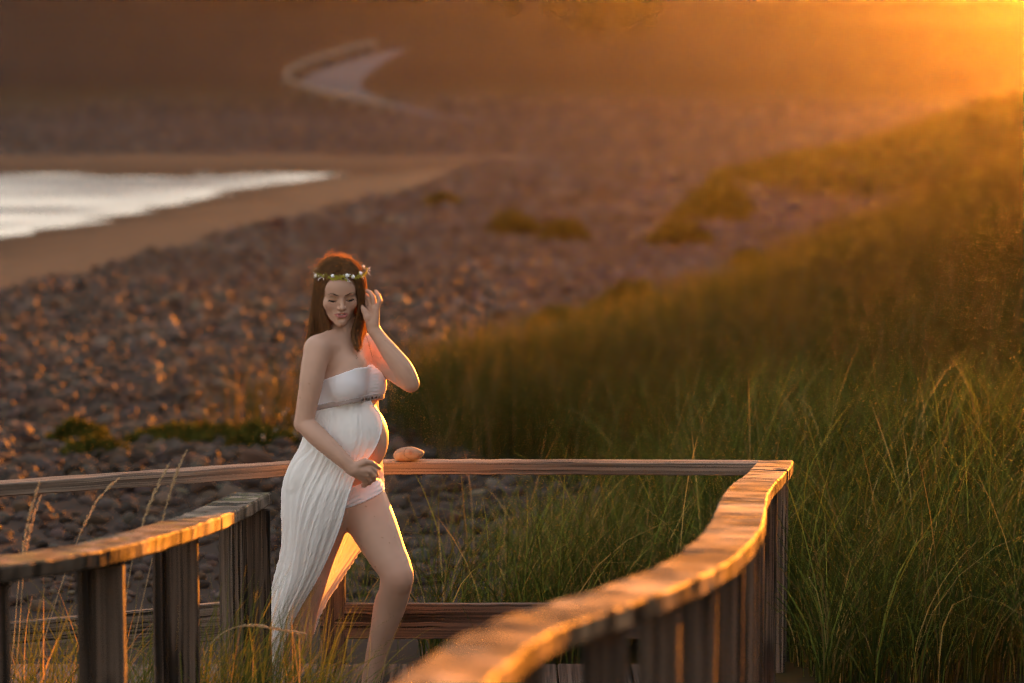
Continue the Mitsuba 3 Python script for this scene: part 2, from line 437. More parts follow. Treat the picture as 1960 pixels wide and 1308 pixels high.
def stone_mass(p, M, tone, which, sub):
    V, F, C, o = [], [], [], 0
    for k in range(6):
        v, f = VAR[sub][k]
        m = which == k
        vv = np.einsum('nij,vj->nvi', M[m], v) + p[m][:, None]
        V.append(vv.reshape(-1, 3)); C.append(np.repeat(tone[m], len(v), 0))
        F.append((f[None] + (np.arange(m.sum()) * len(v))[:, None, None]).reshape(-1, 3) + o)
        o += m.sum() * len(v)
    return np.vstack(V), np.vstack(F), np.vstack(C)


def join(*a):
    return [np.concatenate([x[k] for x in a]) for k in range(5)]


S1 = join(stones(11500, (11.5, 30), 0.070, 51, 1), stones(260, (12, 28), 0.115, 52, 1))
S2 = stones(14000, (30, 62), 0.095, 53, 1)
S2 = (S2[0], S2[1], S2[2] * 1.25, S2[3], S2[4])
S3 = stones(15000, (62, 190), 0.18, 54, 0)
S3 = (S3[0], S3[1], S3[2] * 1.4, S3[3], S3[4])
# the 280 that show largest stand alone
size_px = S1[4] / S1[0][:, 1] * (np.abs((S1[0][:, 0] / S1[0][:, 1])) < 0.2117)
pxy = S1[0]
py_ = 180 + (EYE - pxy[:, 2]) / pxy[:, 1] * FPX
size_px = size_px * (py_ < 1260)
big = np.argsort(-size_px)[:280]
rest = np.setdiff1d(np.arange(len(S1[4])), big)
for k, i in enumerate(big):
    v, f = VAR[2][S1[3][i]]
    key = numbered('beach_stone', k)
    vv = v @ S1[1][i].T + S1[0][i]
    scene[key] = mikit.ply((vv, f), 'm_stone', smooth=True, color=np.repeat(S1[2][i][None], len(v), 0))
    tag(key, 'rounded beach stone lying loose among the dark shingle', 'stone', 'loose stones on the shingle')
m1, m2, m3 = stone_mass(*[a[rest] for a in S1[:4]], 1), stone_mass(*S2[:4], 0), stone_mass(*S3[:4], 0)
sv, sf, scol = stack([m1, m2, m3])
add('shingle', (sv, sf), 'm_stone', 'countless small grey and brown stones covering the beach', 'stones', kind='stuff', smooth=True, color=scol)

# ------------------------------------------------------------------ weathered timber
def wood_value(u, v, fu, fv):
    a = mikit.fbm(u * fu, v * fv, 0.0, 4)
    b = mikit.noise(u * fu * 0.6 + 7.0, v * fv * 2.6, 3.0)
    return a, b


def make_wood(key, fu, fv, ca, cb, crack, lichen=0.0, bump=0.002, groove=0.0):
    def tone(p, n, uv):
        u, v = uv[0], uv[1]
        a, b = wood_value(u, v, fu, fv)
        c = mikit.mix(ca, cb, mikit.smoothstep(0.25, 0.75, a * 0.7 + b * 0.3))
        broad = mikit.fbm(u * 2.1, v * 9.0, 5.0, 2)
        c = c * (0.62 + 0.76 * broad)
        k = mikit.smoothstep(crack, crack + 0.09, mikit.noise(u * fu * 0.7, v * fv * 0.75, 9.0)) * mikit.smoothstep(0.35, 0.6, mikit.noise(u * 1.7 + 3, v * 6, 1.0))
        c = c * (1 - 0.8 * k)
        if groove > 0:
            g = mikit.smoothstep(0.54, 0.66, mikit.noise(u * 40.0, v * 3.0, 2.0)) * mikit.smoothstep(0.3, 0.55, mikit.noise(u * 8.0, v * 5.0, 6.0))
            c = c * (1 - groove * g) * (0.40 + 1.15 * mikit.fbm(u * 9.0, v * 5.0, 7.0, 3))
        # knots
        d1, d2, w = mikit.voronoi(u * 1.3, v * 5.0)
        kn = mikit.smoothstep(0.17, 0.07, d1) * mikit.smoothstep(0.72, 0.78, w)
        c = c * (1 - 0.7 * kn)
        if lichen > 0:
            up = mikit.smoothstep(0.5, 0.9, n[2])
            l = mikit.smoothstep(0.50, 0.60, mikit.fbm(u * 18 + 4, v * 40, 2.0, 4)) * up * lichen * mikit.smoothstep(0.35, 0.55, mikit.noise(u * 1.6, v * 3, 4.0))
            c = mikit.mix(c, mi.Color3f(0.085, 0.080, 0.032), l)
            s = mikit.smoothstep(0.54, 0.62, mikit.fbm(u * 9 + 1, v * 15, 8.0, 3)) * up * lichen
            c = c * (1 - 0.75 * s)
        return c

    def relief(p, n, uv):
        u, v = uv[0], uv[1]
        a, b = wood_value(u, v, fu, fv)
        k = mikit.smoothstep(crack, crack + 0.09, mikit.noise(u * fu * 0.7, v * fv * 0.75, 9.0)) * mikit.smoothstep(0.35, 0.6, mikit.noise(u * 1.7 + 3, v * 6, 1.0))
        r = a * 0.6 + b * 0.5 - 1.2 * k
        if groove > 0:
            r = r - 1.3 * mikit.smoothstep(0.54, 0.66, mikit.noise(u * 40.0, v * 3.0, 2.0)) * mikit.smoothstep(0.3, 0.55, mikit.noise(u * 8.0, v * 5.0, 6.0))
        return r

    scene[key] = {'type': 'twosided', 'bsdf': {'type': 'bumpmap', 'scale': bump, 'arbitrary': mikit.proc(relief, 0.0015),
                                               'bsdf': {'type': 'principled', 'base_color': mikit.proc(tone), 'roughness': 0.75, 'specular': 0.25}}}


make_wood('m_wood', 2.6, 210.0, (0.085, 0.063, 0.049), (0.25, 0.195, 0.155), 0.66, 0.0, 0.0035)
make_wood('m_cap', 34.0, 6.0, (0.10, 0.062, 0.038), (0.36, 0.235, 0.14), 0.60, 0.0, 0.009, 0.85)
make_wood('m_lichen', 20.0, 9.0, (0.065, 0.050, 0.038), (0.20, 0.155, 0.12), 0.66, 1.0, 0.006, 0.6)
make_wood('m_plank', 2.2, 170.0, (0.035, 0.024, 0.017), (0.14, 0.10, 0.076), 0.60, 0.0, 0.0045)
scene['m_nail'] = {'type': 'principled', 'base_color': {'type': 'rgb', 'value': [0.09, 0.06, 0.045]}, 'roughness': 0.6, 'metallic': 0.7}


def sweep(path, w, t, seed, chamfer=0.004, jitter=0.0015, side=None, step=0.02, ends=(0.0, 0.0)):
    """A board swept along a path (its top centre line): w wide, t thick, with worn edges; each face has vertices of its own."""
    rng = np.random.default_rng(seed)
    path = np.asarray(path, float)
    L = np.r_[0, np.cumsum(np.linalg.norm(np.diff(path, axis=0), axis=1))]
    m = max(3, int(L[-1] / step) + 1)
    s = np.linspace(0, L[-1], m)
    P = np.stack([np.interp(s, L, path[:, k]) for k in range(3)], 1) if len(path) < 4 else CubicSpline(L, path, axis=0)(s)
    tg = nrm(np.gradient(P, axis=0))
    if side is None:
        lat = nrm(np.cross(tg, [0, 0, 1.0]))
    else:
        lat = np.broadcast_to(nrm(np.asarray(side, float)), P.shape)
    lat = lat + tg * np.interp(s, [0, L[-1]], ends)[:, None]
    up = nrm(np.cross(lat, tg))
    c, h = chamfer, w / 2
    prof = [(-h + c, 0), (h - c, 0), (h, -c), (h, -t + c), (h - c, -t), (-h + c, -t), (-h, -t + c), (-h, -c)]
    V, F, UV, o, per = [], [], [], 0, 0.0
    off = rng.uniform(0, 40, 2)
    def disp(q):
        p = P[:, None] + lat[:, None] * q[None, :, :1] + up[:, None] * q[None, :, 1:]
        nz = np.stack([meshkit.fbm(p * np.array([14, 14, 22]) + seed * 3.1 + k * 9, 2, k) for k in range(3)], -1) - 0.5
        return p + nz * jitter * 2.4
    for k in range(8):
        a, b = np.array(prof[k]), np.array(prof[(k + 1) % 8])
        ln = np.linalg.norm(b - a)
        n = max(2, int(ln / 0.02) + 1)
        q = a + (b - a) * np.linspace(0, 1, n)[:, None]
        v = disp(q)
        ii, jj = np.meshgrid(np.arange(m - 1), np.arange(n - 1), indexing='ij')
        f = np.stack([ii * n + jj, ii * n + jj + 1, (ii + 1) * n + jj + 1, (ii + 1) * n + jj], -1).reshape(-1, 4)
        V.append(v.reshape(-1, 3)); F.append(f + o); o += m * n
        UV.append(np.stack(np.broadcast_arrays(s[:, None], per + ln * np.linspace(0, 1, n)[None]), -1).reshape(-1, 2) + off)
        per += ln
    for e, flip in ((0, False), (-1, True)):
        q = np.array(prof)
        v = disp(q)[e]
        f = np.array([[0, 1, 2, 7], [7, 2, 3, 6], [6, 3, 4, 5]])
        V.append(v); F.append((f if flip else f[:, ::-1]) + o); o += 8
        UV.append(q * 1.0 + off + 11)
    return np.vstack(V), np.vstack(F), np.vstack(UV)


def board(key, path, w, t, seed, mat='m_wood', label=None, **kw):
    v, f, uv = sweep(path, w, t, seed, **kw)
    scene[key] = mikit.ply((v, f), mat, smooth=True, uv=uv)
    if label:
        tag(key, label)


def upright(key, x, y, z0, z1, wx, wy, yaw, seed, mat='m_wood'):
    """A standing board: wx along its side direction (turned by yaw), wy deep."""
    c, s = math.cos(yaw), math.sin(yaw)
    # the swept 'top' face looks along -y before the turn
    n = np.array([s, -c, 0.0])
    p0 = np.array([x, y, z0]) + n * wy / 2
    p1 = np.array([x, y, z1]) + n * wy / 2
    v, f, uv = sweep([p0, p1], wx, wy, seed, side=[-c, -s, 0])
    scene[key] = mikit.ply((v, f), mat, smooth=True, uv=uv)


def pieces(path, cuts):
    """Cut a smooth path at arc-length fractions, with thin joints."""
    L = np.r_[0, np.cumsum(np.linalg.norm(np.diff(path, axis=0), axis=1))]
    out = []
    for a, b in zip(cuts[:-1], cuts[1:]):
        s = np.linspace(a * L[-1] + 0.0015, b * L[-1] - 0.0015, max(4, int((b - a) * L[-1] / 0.03)))
        out.append(np.stack([np.interp(s, L, path[:, k]) for k in range(3)], 1))
    return out


# right railing: rises along the ramp towards the camera
def rz_right(y):
    return 0.80 + 0.095 * (9.42 - y)


rp = np.array([(1.045, 9.50), (0.905, 8.6), (0.765, 7.75), (0.632, 6.65), (0.490, 5.75), (0.365, 5.25), (0.238, 4.85), (0.135, 4.58), (0.045, 4.35), (-0.035, 4.05), (-0.11, 3.6), (-0.16, 3.0), (-0.19, 2.2)])
rpath = spline(rp, 240)
rpath = np.c_[rpath, rz_right(rpath[:, 1])]
rng = np.random.default_rng(5)
cuts = np.r_[0, .085, .15, .23, .30, .37, .44, .52, .60, .68, .76, .84, .92, 1.0]
for k, p in enumerate(pieces(rpath, cuts)):
    dz = rng.uniform(-0.0035, 0.0035)
    board(numbered('right_railing__handrail_piece', k), p + np.array([rng.uniform(-.0025, .0025), 0, dz]), 0.142 + rng.uniform(-0.005, 0.005), 0.046, 20 + k, 'm_cap', jitter=0.0032, chamfer=0.005, ends=(rng.uniform(-.04, .04), rng.uniform(-.04, .04)))
tag('right_railing', 'curved right handrail of the ramp glowing orange in low sun, on short posts', 'railing')
L = np.r_[0, np.cumsum(np.linalg.norm(np.diff(rpath, axis=0), axis=1))]
for k, d in enumerate([0.075, 0.30, 0.95, 1.75, 2.45, 3.10, 3.62, 4.10, 4.50, 4.90, 5.4, 6.0, 6.7]):
    x, y, z = [np.interp(d, L, rpath[:, c]) for c in range(3)]
    i = min(np.searchsorted(L, d), len(rpath) - 2)
    tx, ty = rpath[i + 1, :2] - rpath[i, :2]
    yaw = math.atan2(-ty, -tx) - math.pi / 2
    n = np.array([-ty, tx]) / math.hypot(tx, ty)                     # outward, to the right
    n = n if n[0] > 0 else -n
    c = np.array([x, y]) + n * 0.012
    upright(numbered('right_railing__post', k), c[0], c[1], float(ground(c[0], c[1])) - 0.1, z - 0.049 - 0.006, 0.085, 0.042 if k > 1 else 0.03, yaw, 60 + k, 'm_plank' if k > 1 else 'm_wood')

# left railing, with lichen on its far end
lp = np.array([(-0.938, 8.62), (-0.955, 8.1), (-0.99, 7.5), (-1.06, 6.95), (-1.15, 6.5), (-1.29, 6.15), (-1.50, 5.8), (-1.8, 5.45), (-2.3, 5.0)])
lpath = spline(lp, 160)
lpath = np.c_[lpath, 0.812 + 0.095 * (8.6 - lpath[:, 1])]
for k, p in enumerate(pieces(lpath, np.array([0, .16, .32, .50, .68, .84, 1.0]))):
    board(numbered('left_railing__handrail_piece', k), p + np.array([0, 0, rng.uniform(-.002, .002)]), 0.142, 0.046, 40 + k, 'm_lichen', jitter=0.003, chamfer=0.006, ends=(rng.uniform(-.03, .03), rng.uniform(-.03, .03)))
tag('left_railing', 'curved left handrail with greenish lichen on top and dark paired posts', 'railing')
pk = 0
for (pa, pb, yy, dep, zc) in [(459, 513, 8.58, 0.04, 0), (438.5, 457, 8.44, 0.04, 0), (415, 436, 8.36, 0.04, 0), (311, 374, 7.52, 0.04, 0), (286, 309.5, 7.50, 0.036, 0), (166, 231, 6.62, 0.04, 0), (140, 164.5, 6.60, 0.036, 0), (-60, 7, 6.12, 0.04, 0)]:
    xa, xb = (pa - 980) / FPX * yy, (pb - 980) / FPX * yy
    zr = 0.812 + 0.095 * (8.6 - yy) - 0.053
    upright(numbered('left_railing__post', pk), (xa + xb) / 2, yy, float(ground((xa + xb) / 2, yy)) - 0.1, zr, xb - xa, dep, 0.0, 80 + pk, 'm_plank' if pk not in (1, 2) else 'm_wood')
    pk += 1

# back railing behind the landing: bent at a post behind her
zb_ = 0.792
board('back_railing__handrail', [(-0.80, 9.50, zb_), (0.2, 9.50, zb_ - 0.001), (1.0, 9.50, zb_ - 0.004)], 0.089, 0.050, 3, 'm_wood', jitter=0.0022)
board('back_railing__handrail_001', [(-0.803, 9.497, zb_), (-1.9, 8.99, zb_ - 0.002), (-4.2, 7.92, zb_)], 0.089, 0.050, 4, 'm_wood', jitter=0.0022)
tag('back_railing', 'straight pale grey back railing behind the woman, running the width of the landing', 'railing')
board('back_railing__plank', [(-0.757, 9.43, 0.165), (0.2, 9.43, 0.165), (1.0, 9.43, 0.165)], 0.14, 0.04, 5, 'm_plank', side=[0, 0, 1], jitter=0.003)
board('back_railing__plank_001', [(-3.9, 8.0, 0.20), (-2.2, 8.78, 0.20), (-1.02, 9.325, 0.20)], 0.145, 0.04, 6, 'm_wood', side=[0, 0, 1], jitter=0.0025)
for k, (x, y, wx, mat) in enumerate([(-0.705, 9.515, 0.089, 'm_plank'), (-0.748, 9.449, 0.03, 'm_wood'), (0.99, 9.53, 0.089, 'm_plank'), (-2.6, 8.70, 0.089, 'm_plank'), (0.15, 9.515, 0.0, 'm_plank')][:4]):
    upright(numbered('back_railing__post', k), x, y, -0.45, zb_ - 0.053 if k != 1 else 0.093, wx, 0.085 if k != 1 else 0.05, 0.0, 95 + k, mat)

# landing and ramp planks
for k, x in enumerate(np.arange(-3.3, 1.02, 0.145)):
    board(numbered('boardwalk__plank', k), [(x + 0.07, 8.55, -0.002), (x + 0.07, 9.38, -0.002)], 0.138, 0.036, 200 + k, 'm_plank', step=0.1)
tag('boardwalk', 'low plank landing that the woman stands on', 'boardwalk')
for k, y in enumerate((8.75, 9.2)):
    board(numbered('boardwalk__joist', k), [(-3.35, y, -0.043), (1.0, y, -0.043)], 0.05, 0.14, 260 + k, 'm_plank', step=0.2)

# the stone on the back rail
m = trimesh.creation.icosphere(subdivisions=5)
v, f = np.array(m.vertices), np.array(m.faces)
v = np.sign(v) * np.abs(v) ** np.array([.86, .9, .88])
v = v * np.array([.062, .048, .0285])
v[:, 2] *= 1 - 0.42 * sstep(-.005, .062, v[:, 0]) * (v[:, 2] > 0)
v[:, 0] += .006 * (v[:, 2] / .03)
v = v * (1 + 0.14 * (meshkit.fbm(v * 16 + 2, 2, 5) - 0.5)[:, None] + 0.02 * (meshkit.fbm(v * 90, 2, 8) - 0.5)[:, None])
crease = np.exp(-((v[:, 0] + 0.004 + 0.018 * np.sin(v[:, 2] * 60 + .6) - .35 * np.abs(v[:, 2])) / 0.0016) ** 2) * sstep(.02, -.01, v[:, 1])
v = v * (1 - 0.035 * crease[:, None])
sc_ = at(783, 877, 9.5)
ang = math.radians(-4)
v = v @ np.array([[math.cos(ang), 0, math.sin(ang)], [0, 1, 0], [-math.sin(ang), 0, math.cos(ang)]]).T
v[:, 2] += zb_ - v[:, 2].min() - 0.002
v[:, :2] += [sc_[0], 9.49]
na = meshkit.fbm(v * 60, 3, 6)[:, None]
colr = np.array([0.25, 0.195, 0.15]) * (0.7 + 0.6 * na) * (1 - 0.55 * crease[:, None])
colr = np.where(meshkit.fbm(v * 30 + 4, 2, 7)[:, None] > 0.58, colr * np.array([1.0, 0.78, 0.7]), colr)
add('rail_stone', (v, f), 'm_stone', 'smooth tan stone with a crack resting on the back railing', 'stone', smooth=True, color=colr)

# ------------------------------------------------------------------ the woman: a signed distance field, meshed by surface nets
DW = 9.0


def W(px, py, dy=0.0):
    return at(px, py, DW + dy)


def smin(a, b, k):
    if k <= 0:
        return np.minimum(a, b)
    h = np.clip(0.5 + 0.5 * (b - a) / k, 0, 1)
    return b + (a - b) * h - k * h * (1 - h)


def cone(a, b, r1, r2):
    a, b = np.asarray(a, float), np.asarray(b, float)
    ba = b - a
    bb = max(ba @ ba, 1e-9)

    def f(p):
        q = p - a
        t = np.clip((q @ ba) / bb, 0, 1)
        return np.linalg.norm(q - t[..., None] * ba, axis=-1) - (r1 + (r2 - r1) * t)
    r = max(r1, r2)
    return f, np.minimum(a, b) - r, np.maximum(a, b) + r


def ell(c, r, M=None):
    """Ellipsoid; M's rows are its axes in the world."""
    c, r = np.asarray(c, float), np.asarray(r, float)
    M = np.eye(3) if M is None else np.asarray(M, float)

    def f(p):
        q = (p - c) @ M.T
        k0 = np.linalg.norm(q / r, axis=-1)
        k1 = np.linalg.norm(q / (r * r), axis=-1)
        return np.where(k1 > 1e-9, k0 * (k0 - 1) / np.maximum(k1, 1e-9), -r.min())
    e = np.sqrt(((M * r[:, None]) ** 2).sum(0))
    return f, c - e, c + e


class Group:
    def __init__(self):
        self.ops = []

    def add(self, prim, k=0.02):
        self.ops.append(('u', prim, k)); return self

    def cut(self, prim, k=0.004):
        self.ops.append(('s', prim, k)); return self

    def limb(self, pts, rad):
        """A smooth tapering limb through the joints."""
        pts, rad = np.asarray(pts, float), np.asarray(rad, float)
        L = np.r_[0, np.cumsum(np.linalg.norm(np.diff(pts, axis=0), axis=1))]
        s = np.linspace(0, L[-1], 5 * len(pts))
        return self.chain(PchipInterpolator(L, pts, axis=0)(s), PchipInterpolator(L, rad)(s), .003)

    def chain(self, pts, rad, k=0.01):
        for a, b, r1, r2 in zip(pts[:-1], pts[1:], rad[:-1], rad[1:]):
            self.add(cone(a, b, r1, r2), k)
        return self

    def eval(self, p):
        d = np.full(p.shape[:-1], 1.0)
        for op, (f, lo, hi), k in self.ops:
            e = f(p)
            d = smin(d, e, k) if op == 'u' else -smin(-d, e, k)
        return d

    def grid(self, ax):
        """The field on a grid; every operation only touches its own surroundings."""
        D = np.full([len(a) for a in ax], 1.0, np.float32)
        for op, (f, lo, hi), k in self.ops:
            m = k + 0.025
            s = [slice(max(0, np.searchsorted(a, l - m)), np.searchsorted(a, h + m)) for a, l, h in zip(ax, lo, hi)]
            if any(x.stop <= x.start for x in s):
                continue
            P = np.stack(np.meshgrid(*[a[x] for a, x in zip(ax, s)], indexing='ij'), -1)
            e = f(P)
            d = D[tuple(s)]
            D[tuple(s)] = smin(d, e, k) if op == 'u' else -smin(-d, e, k)
        return D


def nets(D, ax):
    """Surface nets of a sampled field: (vertices, triangles)."""
    nx, ny, nz = D.shape
    h = ax[0][1] - ax[0][0]
    o = np.array([a[0] for a in ax])
    ins = D < 0
    cnt = np.zeros((nx - 1, ny - 1, nz - 1), np.int8)
    C = [(a, b, c) for a in (0, 1) for b in (0, 1) for c in (0, 1)]
    for a, b, c in C:
        cnt += ins[a:nx - 1 + a, b:ny - 1 + b, c:nz - 1 + c]
    act = np.argwhere((cnt > 0) & (cnt < 8))
    idx = np.full(cnt.shape, -1, np.int32)
    idx[tuple(act.T)] = np.arange(len(act))
    val = np.stack([D[act[:, 0] + a, act[:, 1] + b, act[:, 2] + c] for a, b, c in C], 1)
    acc, num = np.zeros((len(act), 3)), np.zeros(len(act))
    for i in range(8):
        for j in range(i + 1, 8):
            ci, cj = np.array(C[i]), np.array(C[j])
            if np.abs(ci - cj).sum() != 1:
                continue
            x = (val[:, i] < 0) != (val[:, j] < 0)
            t = np.where(x, val[:, i] / np.where(x, val[:, i] - val[:, j], 1), 0)
            acc += np.where(x[:, None], ci + t[:, None] * (cj - ci), 0)
            num += x
    v = o + h * (act + acc / num[:, None])
    F = []
    for axis in range(3):
        sl0, sl1 = [slice(1, -1)] * 3, [slice(1, -1)] * 3
        sl0[axis], sl1[axis] = slice(0, -1), slice(1, None)
        e0, e1 = ins[tuple(sl0)], ins[tuple(sl1)]
        for flip in (False, True):
            w = np.argwhere((e0 & ~e1) if not flip else (~e0 & e1))
            if not len(w):
                continue
            base = w.copy()
            u1, u2 = (axis + 1) % 3, (axis + 2) % 3
            base[:, u1] += 1; base[:, u2] += 1
            def cell(a, b):
                q = base.copy(); q[:, u1] -= a; q[:, u2] -= b
                return idx[q[:, 0], q[:, 1], q[:, 2]]
            f = np.stack([cell(1, 1), cell(0, 1), cell(0, 0), cell(1, 0)], 1)
            F.append(f[:, ::-1] if flip else f)
    F = np.vstack(F)
    return v, np.vstack([F[:, [0, 1, 2]], F[:, [0, 2, 3]]])


def axes(lo, hi, h):
    return [np.arange(l - 3 * h, u + 4 * h, h) for l, u in zip(lo, hi)]


def clip_faces(v, f, keep):
    f = f[keep(v[f].mean(1))]
    u, inv = np.unique(f, return_inverse=True)
    return v[u], inv.reshape(-1, 3)


def rows(*a):
    return np.array([nrm(np.asarray(x, float)) for x in a])


YAW = math.radians(50)
FW = np.array([math.sin(YAW), -math.cos(YAW), 0])          # where her chest faces
RT = np.array([-math.cos(YAW), -math.sin(YAW), 0])         # her right
UP = np.array([0, 0, 1.0])
LEAN = rows(RT, FW + 0.10 * UP, UP - 0.10 * FW)

# ---- torso
torso = Group()
torso.add(ell(W(655, 720, .03), (.132, .098, .165), LEAN), 0)
torso.add(ell(W(643, 800, .02), (.122, .100, .13), LEAN), .05)
torso.add(cone(W(606, 668, -.105), W(704, 664, .125), .046, .044), .045)
torso.add(cone(W(652, 690, -.02), W(672, 706, -.05), .06, .06), .05)
torso.add(ell(W(664, 739, -.072), (.072, .066, .070), LEAN), .022)
torso.add(ell(W(703, 736, .025), (.070, .068, .070), LEAN), .022)
torso.add(ell(W(672, 838, -.005), (.138, .145, .150), rows(RT, FW, UP)), .045)
torso.add(ell(W(640, 905, .02), (.165, .118, .13), rows(RT, FW, UP)), .05)
torso.add(ell(W(601, 930, -.02), (.10, .10, .115)), .04)
torso.add(ell(W(628, 930, .10), (.10, .10, .115)), .04)
navel = W(734.5, 850, -.055)
# neck and trapezius
torso.add(cone(W(659, 656, .035), W(656, 606, .035), .055, .046), .03)
torso.add(cone(W(660, 640, .04), W(614, 662, -.08), .038, .036), .035)
torso.add(cone(W(660, 640, .05), W(700, 660, .11), .038, .034), .035)
# collar bones and the notch between
torso.add(cone(W(660, 668, -.045), W(618, 661, -.115), .010, .012), .018)
torso.add(cone(W(672, 668, -.03), W(702, 657, .07), .010, .011), .018)

# ---- legs
lleg = Group()
lleg.limb([W(682, 942, .05), W(712, 1002, -.03), W(738, 1056, -.09), W(759, 1103, -.13), W(748, 1160, -.075), W(735, 1200, -.045), W(722, 1245, -.01), W(708, 1316, .03)], [.100, .090, .074, .061, .056, .048, .040, .034])
lleg.add(ell(W(766, 1106, -.158), (.046, .040, .050)), .025)
lleg.add(ell(W(738, 1168, -.02), (.045, .05, .09)), .03)
lleg.chain([W(706, 1322, .05), W(722, 1345, -.03), W(741, 1352, -.12), W(750, 1354, -.17)], [.032, .032, .026, .016], .02)
rleg = Group()
rleg.limb([W(624, 945, -.01), W(614, 1010, -.02), W(604, 1062, -.02), W(596, 1108, -.02), W(581, 1165, .01), W(573, 1215, .03), W(562, 1262, .05), W(553, 1322, .06)], [.108, .092, .073, .060, .057, .052, .042, .034])
rleg.add(ell(W(588, 1106, -.06), (.045, .035, .05)), .025)
rleg.chain([W(552, 1325, .06), W(556, 1336, 0.), W(572, 1350, -.10), W(580, 1353, -.16)], [.032, .034, .026, .016], .02)

# ---- right arm (at the left of the picture) and its hand under the belly
rarm = Group()
rarm.limb([W(608, 672, -.11), W(601.5, 697, -.125), W(594, 742, -.14), W(585, 790, -.14), W(582.5, 810, -.14)], [.048, .0465, .0415, .0365, .0355])
rarm.add(ell(W(575, 812, -.135), (.022, .024, .028)), .015)
rarm.limb([W(583, 811, -.142), W(604, 832, -.165), W(632, 858, -.185), W(660, 884, -.195), W(675, 898.5, -.196)], [.0345, .0365, .0330, .0270, .0235])
rhand = Group()
wr = W(677, 900, -.197)
kn = [W(707, 894.5, -.180), W(706, 902, -.187), W(701.5, 909.5, -.184), W(694.5, 916, -.178)]
rhand.chain([W(673, 897, -.196), wr], [.0235, .022], .01)
for k_, a_ in zip(kn, (W(680, 894, -.197), W(681, 899, -.199), W(681, 903, -.198), W(680, 907, -.194))):
    rhand.add(cone(a_, k_, .0150, .0112), .007)
fing = [[W(718, 902, -.165), W(720.5, 909.5, -.140), W(716, 914, -.118)], [W(715.5, 911, -.168), W(715.5, 918, -.143), W(711, 921, -.122)],
        [W(708, 918.5, -.167), W(707, 924.5, -.143), W(703, 926, -.122)], [W(699.5, 924, -.163), W(698, 929, -.142), W(695, 930, -.124)]]
for k_, fs in zip(kn, fing):
    rhand.chain([k_] + fs, [.0108, .0096, .0088, .0078], .0022)
rhand.chain([W(683, 891.5, -.197), W(698, 884.5, -.192), W(711, 886.5, -.176), W(719, 891.5, -.161), W(726, 896.5, -.145)], [.0160, .0130, .0098, .0090, .0075], .004)

# ---- left arm (raised) and its hand at the ear
larm = Group()
larm.limb([W(704, 667, .125), W(722, 680, .09), W(750, 705, .03), W(783, 731, -.045)], [.048, .046, .0425, .0365])
larm.add(ell(W(788.5, 738, -.045), (.022, .025, .022)), .02)
larm.limb([W(784, 731, -.05), W(771, 707, -.055), W(747, 675, -.052), W(728, 649, -.046), W(714.5, 629, -.04)], [.0345, .0380, .0330, .0260, .0225])
lhand = Group()
lw = W(713.5, 628, -.04)
lk = [W(704, 588, -.012), W(710, 585, -.026), W(716, 586.5, -.040), W(721, 591, -.052)]
lhand.chain([W(716, 633, -.042), lw], [.0235, .021], .01)
for k_, a_ in zip(lk, (W(708, 618, -.030), W(711, 618, -.036), W(715, 619, -.044), W(717.5, 620, -.050))):
    lhand.add(cone(a_, k_, .0155, .0115), .010)
lhand.chain([W(709, 620, -.045), W(703, 607, -.050), W(698, 596, -.046), W(692, 587, -.038)], [.017, .0135, .0105, .0085], .008)
lf = [[W(700, 575, -.016), W(695, 569, -.008), W(690, 569.5, .002)], [W(706.5, 571.5, -.030), W(699, 565, -.022), W(693, 564.5, -.010)],
      [W(714.5, 570, -.044), W(708, 560.5, -.040), W(701.5, 557, -.030)], [W(727, 576, -.056), W(723.5, 565, -.054), W(719.5, 558.5, -.048)]]
for k_, fs in zip(lk, lf):
    lhand.chain([k_] + fs, [.0106, .0094, .0085, .0074], .0022)

# ---- head, in its own frame (x to the right of the picture, y out of the face, z up), eyes at z = 0
HS = 1.03
hyaw, hpit = math.radians(13), math.radians(13)
f0, r0 = np.array([math.sin(hyaw), -math.cos(hyaw), 0]), np.array([math.cos(hyaw), math.sin(hyaw), 0])
hf, hu = math.cos(hpit) * f0 - math.sin(hpit) * UP, math.cos(hpit) * UP + math.sin(hpit) * f0
roll = math.radians(1.5)
r0, hu = math.cos(roll) * r0 + math.sin(roll) * hu, math.cos(roll) * hu - math.sin(roll) * r0
HM = np.array([r0, hf, hu])
HC = W(653.4, 571.5, -.085) - HS * 0.080 * hf


def to_head(p):
    return (np.asarray(p) - HC) @ HM.T / HS


def from_head(q):
    return HC + HS * np.asarray(q) @ HM


def H(x, y, z):
    return (x, y, z)


head = Group()
head.add(ell((0, -.010, .028), (.0735, .094, .084)), 0)
head.add(ell((0, .030, -.024), (.0585, .058, .076)), .02)
head.add(ell((0, .052, .035), (.058, .040, .045)), .02)                       # forehead
for s in (-1, 1):
    head.add(cone((s * .047, .000, -.048), (s * .0115, .064, -.091), .0155, .0120), .022)   # jaw
    head.add(ell((s * .041, .058, -.024), (.020, .018, .020)), .022)          # cheeks
    head.add(cone((s * .010, .083, .0165), (s * .040, .068, .0185), .0065, .006), .013)   # brow ridge
head.add(ell((0, .0755, -.0925), (.0150, .014, .0145)), .016)                    # chin
head.add(ell((0, .070, -.061), (.027, .020, .024)), .018)                     # mouth mound
for s in (-1, 1):
    head.cut(ell((s * .0285, .0940, .0020), (.0165, .0130, .0110)), .010)     # sockets
    head.add(ell((s * .0285, .0680, -.0015), (.0150, .0155, .0120)), .005)    # lowered lids
    head.cut(cone((s * .0160, .0850, -.0085), (s * .042, .0760, -.0075), .0016, .0014), .003)
head.add(cone((0, .082, .010), (0, .1010, -.026), .0066, .0074), .009)        # nose
head.add(ell((0, .1035, -.0305), (.0084, .0088, .0076)), .007)
